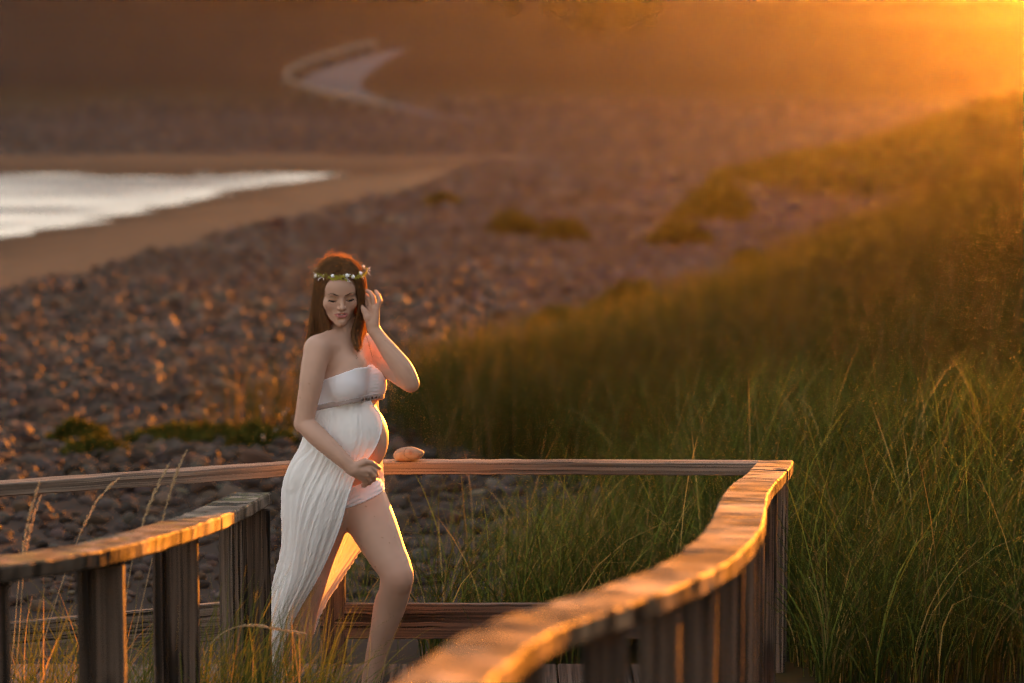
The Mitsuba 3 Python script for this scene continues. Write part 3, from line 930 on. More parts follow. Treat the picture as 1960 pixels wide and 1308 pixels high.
for s in (-1, 1):
    head.add(ell((s * .0108, .0935, -.0330), (.0060, .0085, .0060)), .005)
    head.cut(ell((s * .0060, .0985, -.0388), (.0034, .0045, .0026)), .002)
head.cut(cone((0, .0995, -.0405), (0, .0975, -.0460), .0026, .0030), .006)    # philtrum
# lips
for s in (-1, 1):
    head.add(cone((s * .0040, .0925, -.0510), (s * .0245, .0820, -.0565), .0042, .0018), .004)
head.add(cone((-.010, .0895, -.0650), (.010, .0895, -.0650), .0062, .0062), .005)
for s in (-1, 1):
    head.add(cone((s * .010, .0895, -.0650), (s * .0235, .0810, -.0590), .0052, .0018), .004)
head.cut(cone((-.0135, .0968, -.0575), (.0135, .0968, -.0575), .0028, .0028), .0015)
head.cut(ell((0, .0920, -.0770), (.015, .006, .0050)), .006)
# ears
for s in (-1, 1):
    head.add(ell((s * .0735, -.004, -.012), (.008, .018, .030)), .006)
head.add(cone((0, -.035, -.06), (0, -.035, -.11), .044, .044), .025)


class InHead:
    """The head's field in world coordinates."""
    def __init__(self):
        self.ops = [('u', (lambda p: head.eval(to_head(p)) * HS, HC - .17, HC + .17), .012)]


body = Group()
GROUPS = [(torso, 0), (lleg, .03), (rleg, .03), (rarm, .014), (rhand, .008), (larm, .016), (lhand, .008)]


def body_grid(ax, groups):
    D = np.full([len(a) for a in ax], 1.0, np.float32)
    for g, k in groups:
        D = smin(D, g.grid(ax), k).astype(np.float32)
    return D


def body_eval(p, groups=((torso, 0), (lleg, .03), (rleg, .03))):
    d = np.full(p.shape[:-1], 1.0)
    for g, k in groups:
        d = smin(d, g.eval(p), k)
    return d


def bound(gs):
    lo = np.min([o[1][1] for g in gs for o in g.ops], 0)
    hi = np.max([o[1][2] for g in gs for o in g.ops], 0)
    return lo, hi


lo, hi = bound([g for g, _ in GROUPS])
hi[2] = min(hi[2], W(655, 612)[2] + .01)
ax = axes(lo, hi, 0.0040)
D = body_grid(ax, GROUPS)
# navel
P = None
bv, bf = nets(D, ax)
del D
zcut = W(655, 628)[2]
NC = W(657, 625, .01)[:2]
# fine pieces: hands, and head with neck
fine = []
XL = W(685.5, 590)[0]
for gs, c, r, xl in ((((rarm, 0), (rhand, .008), (torso, .012)), W(702, 905, -.165), .062, -9.0), (((larm, 0), (lhand, .008), (torso, .016)), W(709, 590, -.035), .085, XL)):
    a2 = axes(c - r, c + r, 0.0016)
    v2, f2 = nets(body_grid(a2, gs), a2)
    fine.append((v2, f2, c, r, xl))
    bv, bf = clip_faces(bv, bf, lambda m: (np.abs(m - c).max(1) > r - .002) | (m[:, 0] < xl))
hax = axes(np.array([-.088, -.112, -.150]), np.array([.088, .122, .122]), 0.0018)
Dh = head.grid(hax)
lowk = hax[2] < -.055
Pl = np.stack(np.meshgrid(hax[0], hax[1], hax[2][lowk], indexing='ij'), -1)
Dh[..., lowk] = smin(Dh[..., lowk], torso.eval(from_head(Pl)) / HS, .008)
del Pl
hv, hfc = nets(Dh, hax)
hv, hfc = clip_faces(hv, hfc, lambda m: (np.abs(m[:, 0]) < .086) & (m[:, 1] > -.110) & (m[:, 1] < .120) & (m[:, 2] > -.148))
hv, hfc = from_head(hv), hfc[:, ::-1]
hv, hfc = clip_faces(hv, hfc, lambda m: m[:, 2] > zcut - .003)
bv, bf = clip_faces(bv, bf, lambda m: (m[:, 2] < zcut) | (np.linalg.norm(m[:, :2] - NC, axis=1) > .085))
parts_v, parts_f, o = [bv, hv], [bf, hfc + len(bv)], len(bv) + len(hv)
for v2, f2, c, r, xl in fine:
    v2, f2 = clip_faces(v2, f2, lambda m: (np.abs(m - c).max(1) < r) & (m[:, 0] > xl - .002))
    parts_v.append(v2); parts_f.append(f2 + o); o += len(v2)
BV, BF = np.vstack(parts_v), np.vstack(parts_f)
# navel dimple
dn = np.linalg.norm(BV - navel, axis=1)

# skin colour
mott = meshkit.fbm(BV * 22, 3, 61)[:, None]
skin = np.array([0.57, 0.36, 0.27]) * (0.93 + 0.14 * mott)
skin = skin * np.where(meshkit.noise(BV * 55 + 3, 62)[:, None] > .93, np.array([.82, .72, .68]), 1.0)
q = to_head(BV)
inh = np.abs(q).max(1) < .13
front = sstep(.03, .06, q[:, 1]) * inh


def blob(x, z, rx, rz, s=1):
    return np.exp(-(((np.abs(q[:, 0]) - x) / rx) ** 2 + ((q[:, 2] - z) / rz) ** 2)) * front if s else np.exp(-((q[:, 0] - x) / rx) ** 2 - ((q[:, 2] - z) / rz) ** 2) * front


mixc = lambda c, d, w: c * (1 - w[:, None]) + np.array(d) * w[:, None]
skin = mixc(skin, (.60, .27, .20), .26 * blob(.043, -.030, .016, .016))
skin = mixc(skin, (.58, .30, .23), .2 * blob(0, -.034, .012, .010, 0))
skin = mixc(skin, (.24, .125, .07), .75 * blob(.0285, .0035, .0165, .0085))
skin = mixc(skin, (.50, .33, .22), .45 * blob(.0285, .0005, .006, .004))
lipz = -.0578
half = .0268
arch = np.where(q[:, 2] > lipz, .0092 * (1 - (np.abs(q[:, 0]) / half) ** 1.6) * (1 - .18 * np.exp(-(q[:, 0] / .004) ** 2)), .0142 * (1 - (np.abs(q[:, 0]) / half) ** 2.0))
lip = sstep(1.10, .88, np.abs(q[:, 2] - lipz) / np.maximum(arch, .0008)) * front * (np.abs(q[:, 0]) < half) * (q[:, 1] > .07)
skin = mixc(skin, (.46, .155, .15), lip * .92)
skin = mixc(skin, (.10, .035, .03), np.exp(-((q[:, 2] - lipz) / .0016) ** 2) * (np.abs(q[:, 0]) < .014) * front * .8)
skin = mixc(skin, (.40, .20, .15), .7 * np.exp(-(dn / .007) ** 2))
kneeL = np.linalg.norm(BV - W(763, 1104, -.18), axis=1)
skin = mixc(skin, (.52, .27, .20), .5 * np.exp(-(kneeL / .06) ** 2))
scene['m_skin'] = vcol(0.48, 0.35, clearcoat=0.0)
BV2 = BV.copy()
add('woman__body', (BV, BF), 'm_skin', smooth=True, color=np.clip(skin, 0, 1))
tag('woman', 'long haired pregnant woman in a white bandeau and split white skirt holding her belly', 'person')

# ------------------------------------------------------------------ her clothes
scene['m_cotton'] = {'type': 'twosided', 'bsdf': {'type': 'principled', 'base_color': {'type': 'rgb', 'value': [0.80, 0.79, 0.83]}, 'roughness': 0.75, 'sheen': 0.4, 'specular': 0.2}}


def px_line(pts):
    """Height as a function of world x, through points of her front."""
    p = np.array([W(a, b) for a, b in pts])
    return lambda x: np.interp(x, p[:, 0], p[:, 2])


BFW = np.array([FW[0], FW[1]])
bp = W(668, 768, -.12)


def belt_z(p):
    return bp[2] + .26 * ((p[..., 0] - bp[0]) * BFW[0] + (p[..., 1] - bp[1]) * BFW[1])


ztop = px_line([(600, 724), (626, 721), (658, 708), (686, 698.5), (700, 698.5), (712, 700), (728, 711), (738, 722)])
lo3, hi3 = W(590, 800, -.2), W(750, 690, .2)
cax = axes(lo3, hi3, 0.0030)
Dt = torso.grid(cax)
PX, PY, PZ = np.meshgrid(*cax, indexing='ij')
Pt = np.stack([PX, PY, PZ], -1)
low = belt_z(Pt) - .004
thick = .0055
Db = np.maximum(Dt - thick, np.maximum(PZ - ztop(PX), low - PZ))
v, f = nets(Db.astype(np.float32), cax)
v = relax(v, f)
n = meshkit.arrays((v, f), True)[2]
pxv = 980 + v[:, 0] / v[:, 1] * FPX
facing = v[:, 1] < DW + .06
ru = np.exp(-((pxv - 718) / 5.0) ** 2) + .7 * np.exp(-((pxv - 708) / 2.0) ** 2)
v = v + n * (ru * facing * .0016 * np.sin(v[:, 2] * 2 * math.pi / .0125 + 2 * meshkit.noise(v * 60, 3)))[:, None]
seam = np.exp(-((pxv - 640.5) / 1.6) ** 2) * facing
v = v + n * (seam * .0010)[:, None]
add('woman__bandeau', (v, f), 'm_cotton', smooth=True)

# belt with a row of dark jewels
phi = np.linspace(0, 2 * math.pi, 181)
cc = W(655, 785, .01)
rho = np.linspace(.22, .05, 240)
ring = cc + np.stack([np.cos(phi), np.sin(phi), 0 * phi], -1)[:, None] * rho[None, :, None]
ring[..., 2] = belt_z(ring)
hit = np.argmax(torso.eval(ring) < thick + .0015, axis=1)
belt = ring[np.arange(181), hit]
wdt = .0100
out = nrm(belt - cc) * [1, 1, 0]
prof = [(-wdt, 0), (-wdt + .001, .0016), (0, .0022), (wdt - .001, .0016), (wdt, 0)]
bvv = np.stack([belt + np.array([0, 0, a]) + nrm(out) * (b + .0005) for a, b in prof], 1)
ii, jj = np.meshgrid(np.arange(180), np.arange(4), indexing='ij')
bq = np.stack([ii * 5 + jj, ii * 5 + jj + 1, ii * 5 + jj + 6, ii * 5 + jj + 5], -1).reshape(-1, 4)
scene['m_belt'] = {'type': 'twosided', 'bsdf': {'type': 'principled', 'base_color': {'type': 'rgb', 'value': [0.40, 0.34, 0.335]}, 'roughness': 0.38, 'specular': 0.5, 'sheen': 0.3}}
scene['m_jewel'] = {'type': 'principled', 'base_color': {'type': 'rgb', 'value': [0.30, 0.27, 0.27]}, 'roughness': 0.12, 'metallic': 0.6, 'specular': 0.8, 'clearcoat': 1.0}
scene['m_jewel_dark'] = {'type': 'principled', 'base_color': {'type': 'rgb', 'value': [0.055, 0.030, 0.022]}, 'roughness': 0.2, 'specular': 0.8, 'clearcoat': 1.0}
add('woman__belt', (bvv.reshape(-1, 3), bq), 'm_belt', smooth=True)
labels['woman__belt'] = {'label': 'grey satin belt with dark jewels under the bust'}
bpx = 980 + belt[:, 0] / belt[:, 1] * FPX
gk = 0
for gpx, big, mat in [(690.5, 1.15, 'm_jewel'), (697, .75, 'm_jewel_dark'), (703, 1.2, 'm_jewel'), (708.5, .75, 'm_jewel_dark'), (713, 1.05, 'm_jewel'), (717, .7, 'm_jewel_dark'), (720.5, .95, 'm_jewel')]:
    cand = np.where(belt[:, 1] < DW + .03, np.abs(bpx - gpx), 1e3)
    i = int(np.argmin(cand))
    m = trimesh.creation.icosphere(subdivisions=2)
    o3 = nrm(out[i])
    tg = np.cross(o3, UP)
    vv = np.array(m.vertices) * np.array([.0066, .0040, .0080]) * big
    vv = vv @ np.array([tg, o3, UP]) + belt[i] + o3 * .0035
    add(numbered('woman__belt__jewel', gk), (vv, m.faces), mat, smooth=35)
    gk += 1

# shorts
lo3, hi3 = W(560, 985, -.26), W(750, 905, .24)
cax = axes(lo3, hi3, 0.0032)
Dt = body_grid(cax, ((torso, 0), (lleg, .03), (rleg, .03)))
PX, PY, PZ = np.meshgrid(*cax, indexing='ij')
hem = px_line([(560, 990), (600, 985), (666, 966), (700, 953), (728, 941), (760, 930)])
wst = px_line([(560, 935), (674, 927), (714, 917), (760, 908)])
Ds = np.maximum(Dt - .0048, np.maximum(PZ - wst(PX), hem(PX) - PZ))
v, f = nets(Ds.astype(np.float32), cax)
v = relax(v, f)
n = meshkit.arrays((v, f), True)[2]
v = v + n * (.0022 * np.sin((v[:, 2] - hem(v[:, 0])) * 2 * math.pi / .018 + 5 * meshkit.noise(v * 14, 4)) * sstep(.055, .012, v[:, 2] - hem(v[:, 0])) * (meshkit.noise(v * 20, 9) > .25))[:, None]
comp = max(trimesh.graph.connected_components(trimesh.Trimesh(v, f, process=False).face_adjacency, nodes=np.arange(len(f))), key=len)
v, f = clip_faces(v, f[comp], lambda m: np.ones(len(m), bool))
add('woman__shorts', (v, f), 'm_cotton', smooth=True)

# skirt: an open, draped sheet from the belt to the feet
SK = [[(719, 763, -.065), (697, 763, -.100), (660, 769, -.115), (606, 791, -.04), (606, 795, .06), (645, 786, .125), (690, 775, .12), (725, 767, .06)],
      [(723, 805, -.060), (698, 805, -.095), (650, 808, -.110), (590, 825, -.03), (592, 825, .08), (640, 818, .14), (700, 808, .13), (728, 803, .07)],
      [(719, 845, -.105), (692, 848, -.150), (640, 850, -.145), (577, 856, -.02), (584, 858, .09), (640, 852, .16), (705, 848, .14), (733, 848, .09)],
      [(704, 882, -.135), (676, 884, -.160), (630, 884, -.150), (557, 888, -.01), (574, 888, .11), (640, 884, .18), (708, 882, .15), (732, 884, .09)],
      [(674, 930, -.165), (652, 930, -.172), (610, 930, -.160), (542, 932, .0), (560, 932, .12), (625, 930, .19), (700, 930, .16), (735, 930, .08)],
      [(657, 985, -.168), (635, 985, -.174), (598, 985, -.165), (541, 985, .0), (558, 985, .13), (620, 985, .19), (692, 985, .18), (727, 985, .09)],
      [(634, 1050, -.155), (612, 1050, -.166), (584, 1050, -.158), (543, 1050, .0), (558, 1050, .13), (608, 1050, .19), (662, 1050, .19), (692, 1050, .13)],
      [(605, 1110, -.135), (588, 1110, -.150), (565, 1110, -.140), (527, 1110, .0), (543, 1110, .13), (590, 1110, .19), (634, 1110, .19), (652, 1110, .15)],
      [(564, 1180, -.105), (551, 1180, -.125), (538, 1180, -.115), (518, 1180, .0), (530, 1180, .12), (568, 1180, .18), (598, 1180, .19), (611, 1180, .17)],
      [(541, 1236, -.085), (534, 1236, -.105), (527, 1236, -.095), (519, 1236, .0), (528, 1236, .12), (556, 1236, .17), (582, 1236, .18), (596, 1210, .17)],
      [(524, 1275, -.065), (522, 1277, -.085), (520, 1278, -.075), (518, 1275, .0), (526, 1275, .11), (548, 1272, .16), (570, 1255, .17), (590, 1222, .17)]]
SKW = np.array([[W(*p) for p in r] for r in SK])
pr = np.r_[0, np.cumsum(np.linalg.norm(np.diff(SKW, axis=0), axis=2).mean(1))]
pu = np.r_[0, np.cumsum(np.linalg.norm(np.diff(SKW, axis=1), axis=2).mean(0))]
NU, NV = 300, 190
uu, vv_ = np.linspace(0, pu[-1], NU), np.linspace(0, pr[-1], NV)
G = CubicSpline(pr, CubicSpline(pu, SKW, axis=1)(uu), axis=0)(vv_)


def push(G, gap, groups, it=2):
    for _ in range(it):
        d = body_eval(G, groups)
        m = d < gap
        if not m.any():
            break
        p = G[m]
        e = .003
        g = np.stack([body_eval(p + e * np.eye(3)[k], groups) - body_eval(p - e * np.eye(3)[k], groups) for k in range(3)], -1)
        G[m] = p + nrm(g) * (gap - d[m])[:, None]
    return G


TL = ((torso, 0), (lleg, .03), (rleg, .03))
G = push(G, .006, TL)
Gs = np.stack([gaussian_filter(G[..., k], (7, 9), mode='nearest') for k in range(3)], -1)
G = push(G + (Gs - G) * sstep(0.0, .08, np.linspace(0, 1, NV))[:, None, None] * (sstep(0, .06, np.linspace(0, 1, NU)) * sstep(1, .94, np.linspace(0, 1, NU)))[None, :, None], .004, TL)
# the front panel lies on the upper belly
wsn = (sstep(.34, .10, np.linspace(0, 1, NV))[:, None] * sstep(.42, .28, np.linspace(0, 1, NU))[None, :])
for _ in range(3):
    m = wsn > .01
    p, e = G[m], .003
    d = body_eval(p, TL)
    g = np.stack([body_eval(p + e * np.eye(3)[k], TL) - body_eval(p - e * np.eye(3)[k], TL) for k in range(3)], -1)
    G[m] = p - nrm(g) * ((np.clip(d, -.05, .05) - .0045) * wsn[m])[:, None]
nG = meshkit.arrays((G.reshape(-1, 3), np.stack([a.ravel() for a in (lambda i, j: (i * NU + j, i * NU + j + 1, (i + 1) * NU + j + 1, (i + 1) * NU + j))(*np.meshgrid(np.arange(NV - 1), np.arange(NU - 1), indexing='ij'))], -1)), True)[2].reshape(NV, NU, 3)
if (nG[NV // 2, NU // 4] @ np.array([0, -1, 0])) < 0:
    nG = -nG
U2, V2 = np.meshgrid(uu / pu[-1], vv_ / pr[-1])
wob = .075 * (meshkit.noise(np.stack([U2 * 6, V2 * 4, 0 * U2], -1), 71) - .5)
fq = np.stack([(U2 + wob) * 46, V2 * 1.3, 0 * U2], -1)
fold = 1 - np.abs(2 * meshkit.noise(fq, 72) - 1)
fold2 = meshkit.noise(np.stack([(U2 + wob) * 110 + V2 * 8, V2 * 5, 0 * U2], -1), 73)
crk = 1 - np.abs(2 * meshkit.fbm(np.stack([U2 * 170 + V2 * 14, V2 * 42, 0 * U2], -1), 2, 74) - 1)
amp = (.0055 + .021 * V2 ** .8) * (.35 + 1.3 * meshkit.noise(np.stack([U2 * 7, V2 * 3.2, 0 * U2], -1), 75))
rim = sstep(0, .012, U2) * sstep(1, .99, U2)
disp = (amp * (fold - .55) + (.0035 + .004 * V2) * (fold2 - .5)) * (.3 + .7 * rim) + .0030 * (crk - .6)
tie = sstep(0, .02, V2)
G = push(G + nG * (disp * tie)[..., None], .0035, TL, 2)
edge_in = .006 * np.exp(-U2 / .006)
quad = np.stack([a.ravel() for a in (lambda i, j: (i * NU + j, i * NU + j + 1, (i + 1) * NU + j + 1, (i + 1) * NU + j))(*np.meshgrid(np.arange(NV - 1), np.arange(NU - 1), indexing='ij'))], -1)
uvs = np.stack([U2 * pu[-1], V2 * pr[-1]], -1).reshape(-1, 2)


def weave(p, n, uv):
    a = mikit.fbm(uv[0] * 160 + uv[1] * 25, uv[1] * 40, 0.0, 3)
    b = mikit.noise(uv[0] * 420, uv[1] * 160, 4.0)
    return a + 0.35 * b


scene['m_gauze'] = {'type': 'bumpmap', 'scale': 0.0028, 'arbitrary': mikit.proc(weave, 0.0012),
                    'bsdf': {'type': 'principledthin', 'base_color': {'type': 'rgb', 'value': [0.86, 0.85, 0.84]}, 'roughness': 0.8, 'diff_trans': mikit.proc(lambda p, n, uv: 0.12 + 0.20 * mikit.smoothstep(0.52 * float(pu[-1]), 0.62 * float(pu[-1]), uv[0])), 'spec_trans': 0.0, 'sheen': 0.4, 'eta': 1.3}}
add('woman__skirt', (G.reshape(-1, 3), quad), 'm_gauze', smooth=True, uv=uvs)
labels['woman__skirt'] = {'label': 'long sheer crinkled white skirt, split open over the belly and front leg'}
# rolled hem along the front edge
hem_p = G[:, 0] + nG[:, 0] * .001
ring6 = np.linspace(0, 2 * math.pi, 7)[:-1]
tgh = nrm(np.gradient(hem_p, axis=0))
s1 = nrm(np.cross(tgh, nG[:, 0])); s2 = np.cross(s1, tgh)
hv_ = hem_p[:, None] + .0026 * (np.cos(ring6)[None, :, None] * s1[:, None] + np.sin(ring6)[None, :, None] * s2[:, None])
ii, jj = np.meshgrid(np.arange(NV - 1), np.arange(6), indexing='ij')
hq = np.stack([ii * 6 + jj, ii * 6 + (jj + 1) % 6, (ii + 1) * 6 + (jj + 1) % 6, (ii + 1) * 6 + jj], -1).reshape(-1, 4)
add('woman__skirt__hem', (hv_.reshape(-1, 3), hq), 'm_cotton', smooth=True)

# ------------------------------------------------------------------ face details
def face_y(x, z):
    """Where the face's surface lies under points of its front, in head coordinates."""
    x, z = np.asarray(x, float), np.asarray(z, float)
    ys = np.linspace(.125, .02, 160)
    p = np.stack(np.broadcast_arrays(x[:, None], ys[None], z[:, None]), -1)
    return ys[np.argmax(head.eval(p) < 0, axis=1)]


def strip(cx, cz, w, lift):
    """A tapered strip of hair-like slivers lying on the face."""
    cx, cz, w = map(np.asarray, (cx, cz, w))
    t = np.linspace(0, 1, len(cx)); tt = np.linspace(0, 1, 24)
    x, z, ww = CubicSpline(t, cx)(tt), CubicSpline(t, cz)(tt), np.interp(tt, t, w)
    up = np.stack([x, face_y(x, z + ww / 2) + lift, z + ww / 2], -1)
    dn_ = np.stack([x, face_y(x, z - ww / 2) + lift, z - ww / 2], -1)
    mid_ = np.stack([x, face_y(x, z) + lift + .0008, z], -1)
    v = np.stack([up, mid_, dn_], 1).reshape(-1, 3)
    i = np.arange(23)[:, None] * 3 + np.arange(2)[None]
    q = np.stack([i, i + 1, i + 4, i + 3], -1).reshape(-1, 4)
    return from_head(v), q


scene['m_brow'] = {'type': 'twosided', 'bsdf': {'type': 'principled', 'base_color': {'type': 'rgb', 'value': [0.055, 0.030, 0.018]}, 'roughness': 0.7}}
scene['m_lash'] = {'type': 'twosided', 'bsdf': {'type': 'principled', 'base_color': {'type': 'rgb', 'value': [0.018, 0.011, 0.008]}, 'roughness': 0.6}}
for k, s in enumerate((-1, 1)):
    v, q4 = strip([s * .0125, s * .022, s * .034, s * .0465], [.0140, .0172, .0205, .0165], [.0030, .0042, .0034, .0010], .0006)
    add(numbered('woman__eyebrow', k), (v, q4), 'm_brow', smooth=True)
    xs = np.array([s * .0135, s * .0215, s * .031, s * .041, s * .0465])
    v, q4 = strip(xs, [-.0065, -.0093, -.0102, -.0083, -.0058], [.0012, .0030, .0040, .0040, .0012], .0010)
    # lashes: fine points hanging from the lid's edge
    lx = np.linspace(xs[1], xs[-1], 15); lz = np.interp(np.abs(lx), np.abs(xs), [-.0065, -.0093, -.0102, -.0083, -.0058])
    b0 = np.stack([lx - .0006, face_y(lx, lz) + .001, lz], -1); b1 = b0 + [.0012, 0, 0]
    tip_ = np.stack([lx + s * .0030 * np.linspace(0, 1.3, 15), face_y(lx, lz) + .0070, lz - .0050 + .001 * np.linspace(0, 1, 15)], -1)
    lv = from_head(np.stack([b0, b1, tip_], 1).reshape(-1, 3)); lf_ = np.arange(45).reshape(-1, 3)
    q3 = np.vstack([q4[:, [0, 1, 2]], q4[:, [0, 2, 3]]])
    add(numbered('woman__eyelash', k), (np.vstack([v, lv]), np.vstack([q3, lf_ + len(v)])), 'm_lash')
m = trimesh.creation.icosphere(subdivisions=2)
tv = np.array(m.vertices) * np.array([.0100, .004, .0024]) + np.array([0, .0895, -.0563])
scene['m_tooth'] = {'type': 'principled', 'base_color': {'type': 'rgb', 'value': [0.72, 0.66, 0.58]}, 'roughness': 0.25}
add('woman__teeth', (from_head(tv), np.array(m.faces)[:, ::-1]), 'm_tooth', smooth=True)

# ------------------------------------------------------------------ hair and the flower crown
scene['m_hair'] = {'type': 'principledthin', 'base_color': {'type': 'mesh_attribute', 'name': 'vertex_color'}, 'roughness': 0.38, 'diff_trans': 1.05, 'spec_trans': 0.0, 'eta': 1.5}
scene['m_scalp'] = {'type': 'twosided', 'bsdf': {'type': 'principled', 'base_color': {'type': 'rgb', 'value': [0.045, 0.024, 0.013]}, 'roughness': 0.6}}
HR = np.random.default_rng(99)
# a close fitting cap under the strands
cap = Group().add(ell((0, -.014, .033), (.0800, .098, .088)), 0)
cap.add(ell((0, -.045, -.030), (.066, .060, .085)), .03)
hax2 = axes(HC - .14, HC + .14, .0035)
P = np.stack(np.meshgrid(*hax2, indexing='ij'), -1)
qh = to_head(P)
face = ((qh[..., 1] + .018) - np.clip((np.sqrt(np.clip(1 - (qh[..., 0] / .066) ** 2, 0, 1)) - .0), 0, 1) * .0) # front limit
line = .056 - .034 * (np.abs(qh[..., 0]) / .06) ** 2                        # hair line height over the face
Dc = np.maximum(cap.eval(qh) * HS, np.minimum(qh[..., 1] - .012, line - qh[..., 2]) * .8)
v, f = nets(Dc.astype(np.float32), hax2)
add('woman__hair', (v, f), 'm_scalp', smooth=True)
labels['woman__hair'] = {'label': 'long straight brown hair falling behind the shoulder'}
del P, qh, Dc
GA = [[(654.5, 537, -.100), (645, 532, -.103), (633, 534, -.096), (624, 550, -.080), (619, 578, -.060), (623, 606, -.046), (632, 628, -.035), (629, 644, -.012), (617, 660, .02), (604, 684, .055)],
      [(653, 503, -.060), (636, 512, -.088), (625, 530, -.090), (620, 552, -.075), (617.5, 578, -.058), (621, 604, -.045), (630, 626, -.035), (628, 642, -.015), (616, 656, .015), (603, 682, .05)],
      [(652, 499, -.045), (630, 506, -.070), (615, 527, -.070), (609, 556, -.050), (607, 586, -.035), (608, 612, -.02), (611, 632, -.005), (606, 650, .01), (596, 672, .02), (587, 700, .02)],
      [(651, 496, -.02), (627, 502, -.035), (609, 525, -.035), (603, 558, -.02), (600, 592, -.01), (597, 620, .0), (594, 640, .01), (589, 658, .015), (583, 680, .02), (577, 706, .02)],
      [(650, 495, .02), (626, 501, .02), (607, 524, .02), (600, 560, .03), (596, 596, .035), (592, 624, .04), (589, 643, .04), (585, 660, .04), (580, 682, .04), (575, 704, .035)],
      [(650, 495, .05), (630, 503, .07), (614, 528, .09), (608, 562, .10), (606, 598, .10), (604, 626, .10), (602, 645, .10), (600, 660, .11), (598, 680, .12), (596, 700, .12)],
      [(652, 497, .06), (645, 508, .10), (640, 532, .13), (640, 565, .13), (640, 600, .125), (640, 628, .125), (640, 646, .13), (639, 662, .135), (636, 684, .14), (632, 705, .14)]]
GBh = [[(654.5, 537, -.100), (662, 531, -.102), (673, 533, -.094), (682.5, 550, -.076), (687, 578, -.055), (684.5, 603, -.042), (677, 626, -.042), (674.5, 644, -.064), (678, 658, -.087), (683, 671, -.094)],
       [(655, 503, -.060), (671, 512, -.088), (681, 530, -.088), (687, 552, -.070), (688.5, 578, -.052), (686, 602, -.040), (679, 625, -.040), (676, 643, -.062), (679, 657, -.085), (684, 670, -.092)],
       [(656, 499, -.045), (676, 506, -.065), (690, 527, -.062), (695, 554, -.040), (696, 582, -.025), (694, 606, -.02), (689, 628, -.03), (685, 645, -.055), (685, 658, -.075), (687, 676, -.085)],
       [(656, 496, -.02), (679, 502, -.03), (694, 525, -.028), (699, 556, -.01), (700, 586, .005), (698, 610, .0), (694, 630, -.012), (690, 646, -.035), (690, 656, -.05), (690, 668, -.062)],
       [(655, 495, .02), (680, 501, .02), (696, 524, .025), (701, 556, .035), (703, 588, .04), (702, 612, .05), (699, 632, .06), (697, 645, .08), (695, 658, .10), (692, 670, .115)],
       [(655, 495, .05), (677, 503, .07), (690, 528, .09), (694, 562, .10), (695, 598, .10), (694, 626, .10), (692, 645, .105), (690, 660, .12), (687, 680, .13), (684, 700, .14)],
       [(653, 497, .06), (660, 508, .10), (664, 532, .13), (666, 565, .13), (667, 600, .125), (667, 628, .125), (667, 646, .13), (667, 662, .135), (667, 684, .14), (667, 705, .14)]]


def strands(guides, n, spread, width, weight=None, npt=16, tmin=.9):
    Gd = np.array([[W(*p) for p in g] for g in guides])
    m, c, _ = Gd.shape
    B = CubicSpline(np.linspace(0, 1, c), np.eye(c), axis=0)
    if weight is None:
        s = HR.uniform(0, m - 1, n)
    else:
        s = HR.choice(m - 1, n, p=np.array(weight) / np.sum(weight)) + HR.random(n)
    i = np.minimum(s.astype(int), m - 2); w = (s - i)[:, None, None]
    ctrl = Gd[i] * (1 - w) + Gd[i + 1] * w
    tm = HR.uniform(tmin, 1.0, n)
    t = np.linspace(0, 1, npt)[None] * tm[:, None]
    path = np.einsum('ntc,ncd->ntd', B(t), ctrl)
    off = HR.normal(0, 1, (n, 1, 3)) * spread * (0.35 + 0.9 * t[..., None])
    wav = HR.normal(0, 1, (n, 1, 3)) * spread * .35 * np.sin(t[..., None] * HR.uniform(4, 11, (n, 1, 1)) + HR.uniform(0, 6, (n, 1, 1)))
    path = path + off + wav * t[..., None]
    # keep strands out of the head
    qh = to_head(path)
    d = head.eval(qh)
    bad = d < .004
    outw = nrm(qh - np.array([0, -.01, .0]))
    qh = np.where(bad[..., None], qh + outw * (.0045 - d)[..., None], qh)
    path = from_head(qh)
    tg = nrm(np.gradient(path, axis=1))
    rad = path - (HC + np.array([0, 0.02, 0])); rad[..., 2] *= .3
    side = nrm(np.cross(tg, nrm(rad)) + HR.normal(0, .45, (n, 1, 3)))
    tap = (1 - np.linspace(0, 1, npt) ** 6 * .8)[None] * width * HR.uniform(.7, 1.3, (n, 1))
    v, f = ribbon(path, side, tap)
    base = np.array([0.24, 0.128, 0.064]) * HR.uniform(.55, 1.35, (n, 1, 1)) * np.ones((1, npt, 1))
    base = base * (0.8 + 0.45 * np.linspace(0, 1, npt)[None, :, None])
    return v, f, np.repeat(base.reshape(-1, 3), 2, 0)


hs = [strands(GA, 5200, .0022, .0015, [1.1, 1.3, 1.2, 1, .8, .5], 12), strands(GBh, 4300, .0022, .0015, [1.1, 1.3, 1.2, 1, .7, .5], 12),
      strands(GA[2:6], 500, .0055, .0007, None, 12, .6), strands(GBh[2:6], 500, .0055, .0007, None, 12, .6)]
v, f, c = stack(hs)
add('woman__hair__strands', (v, f), 'm_hair', kind='stuff', color=c)
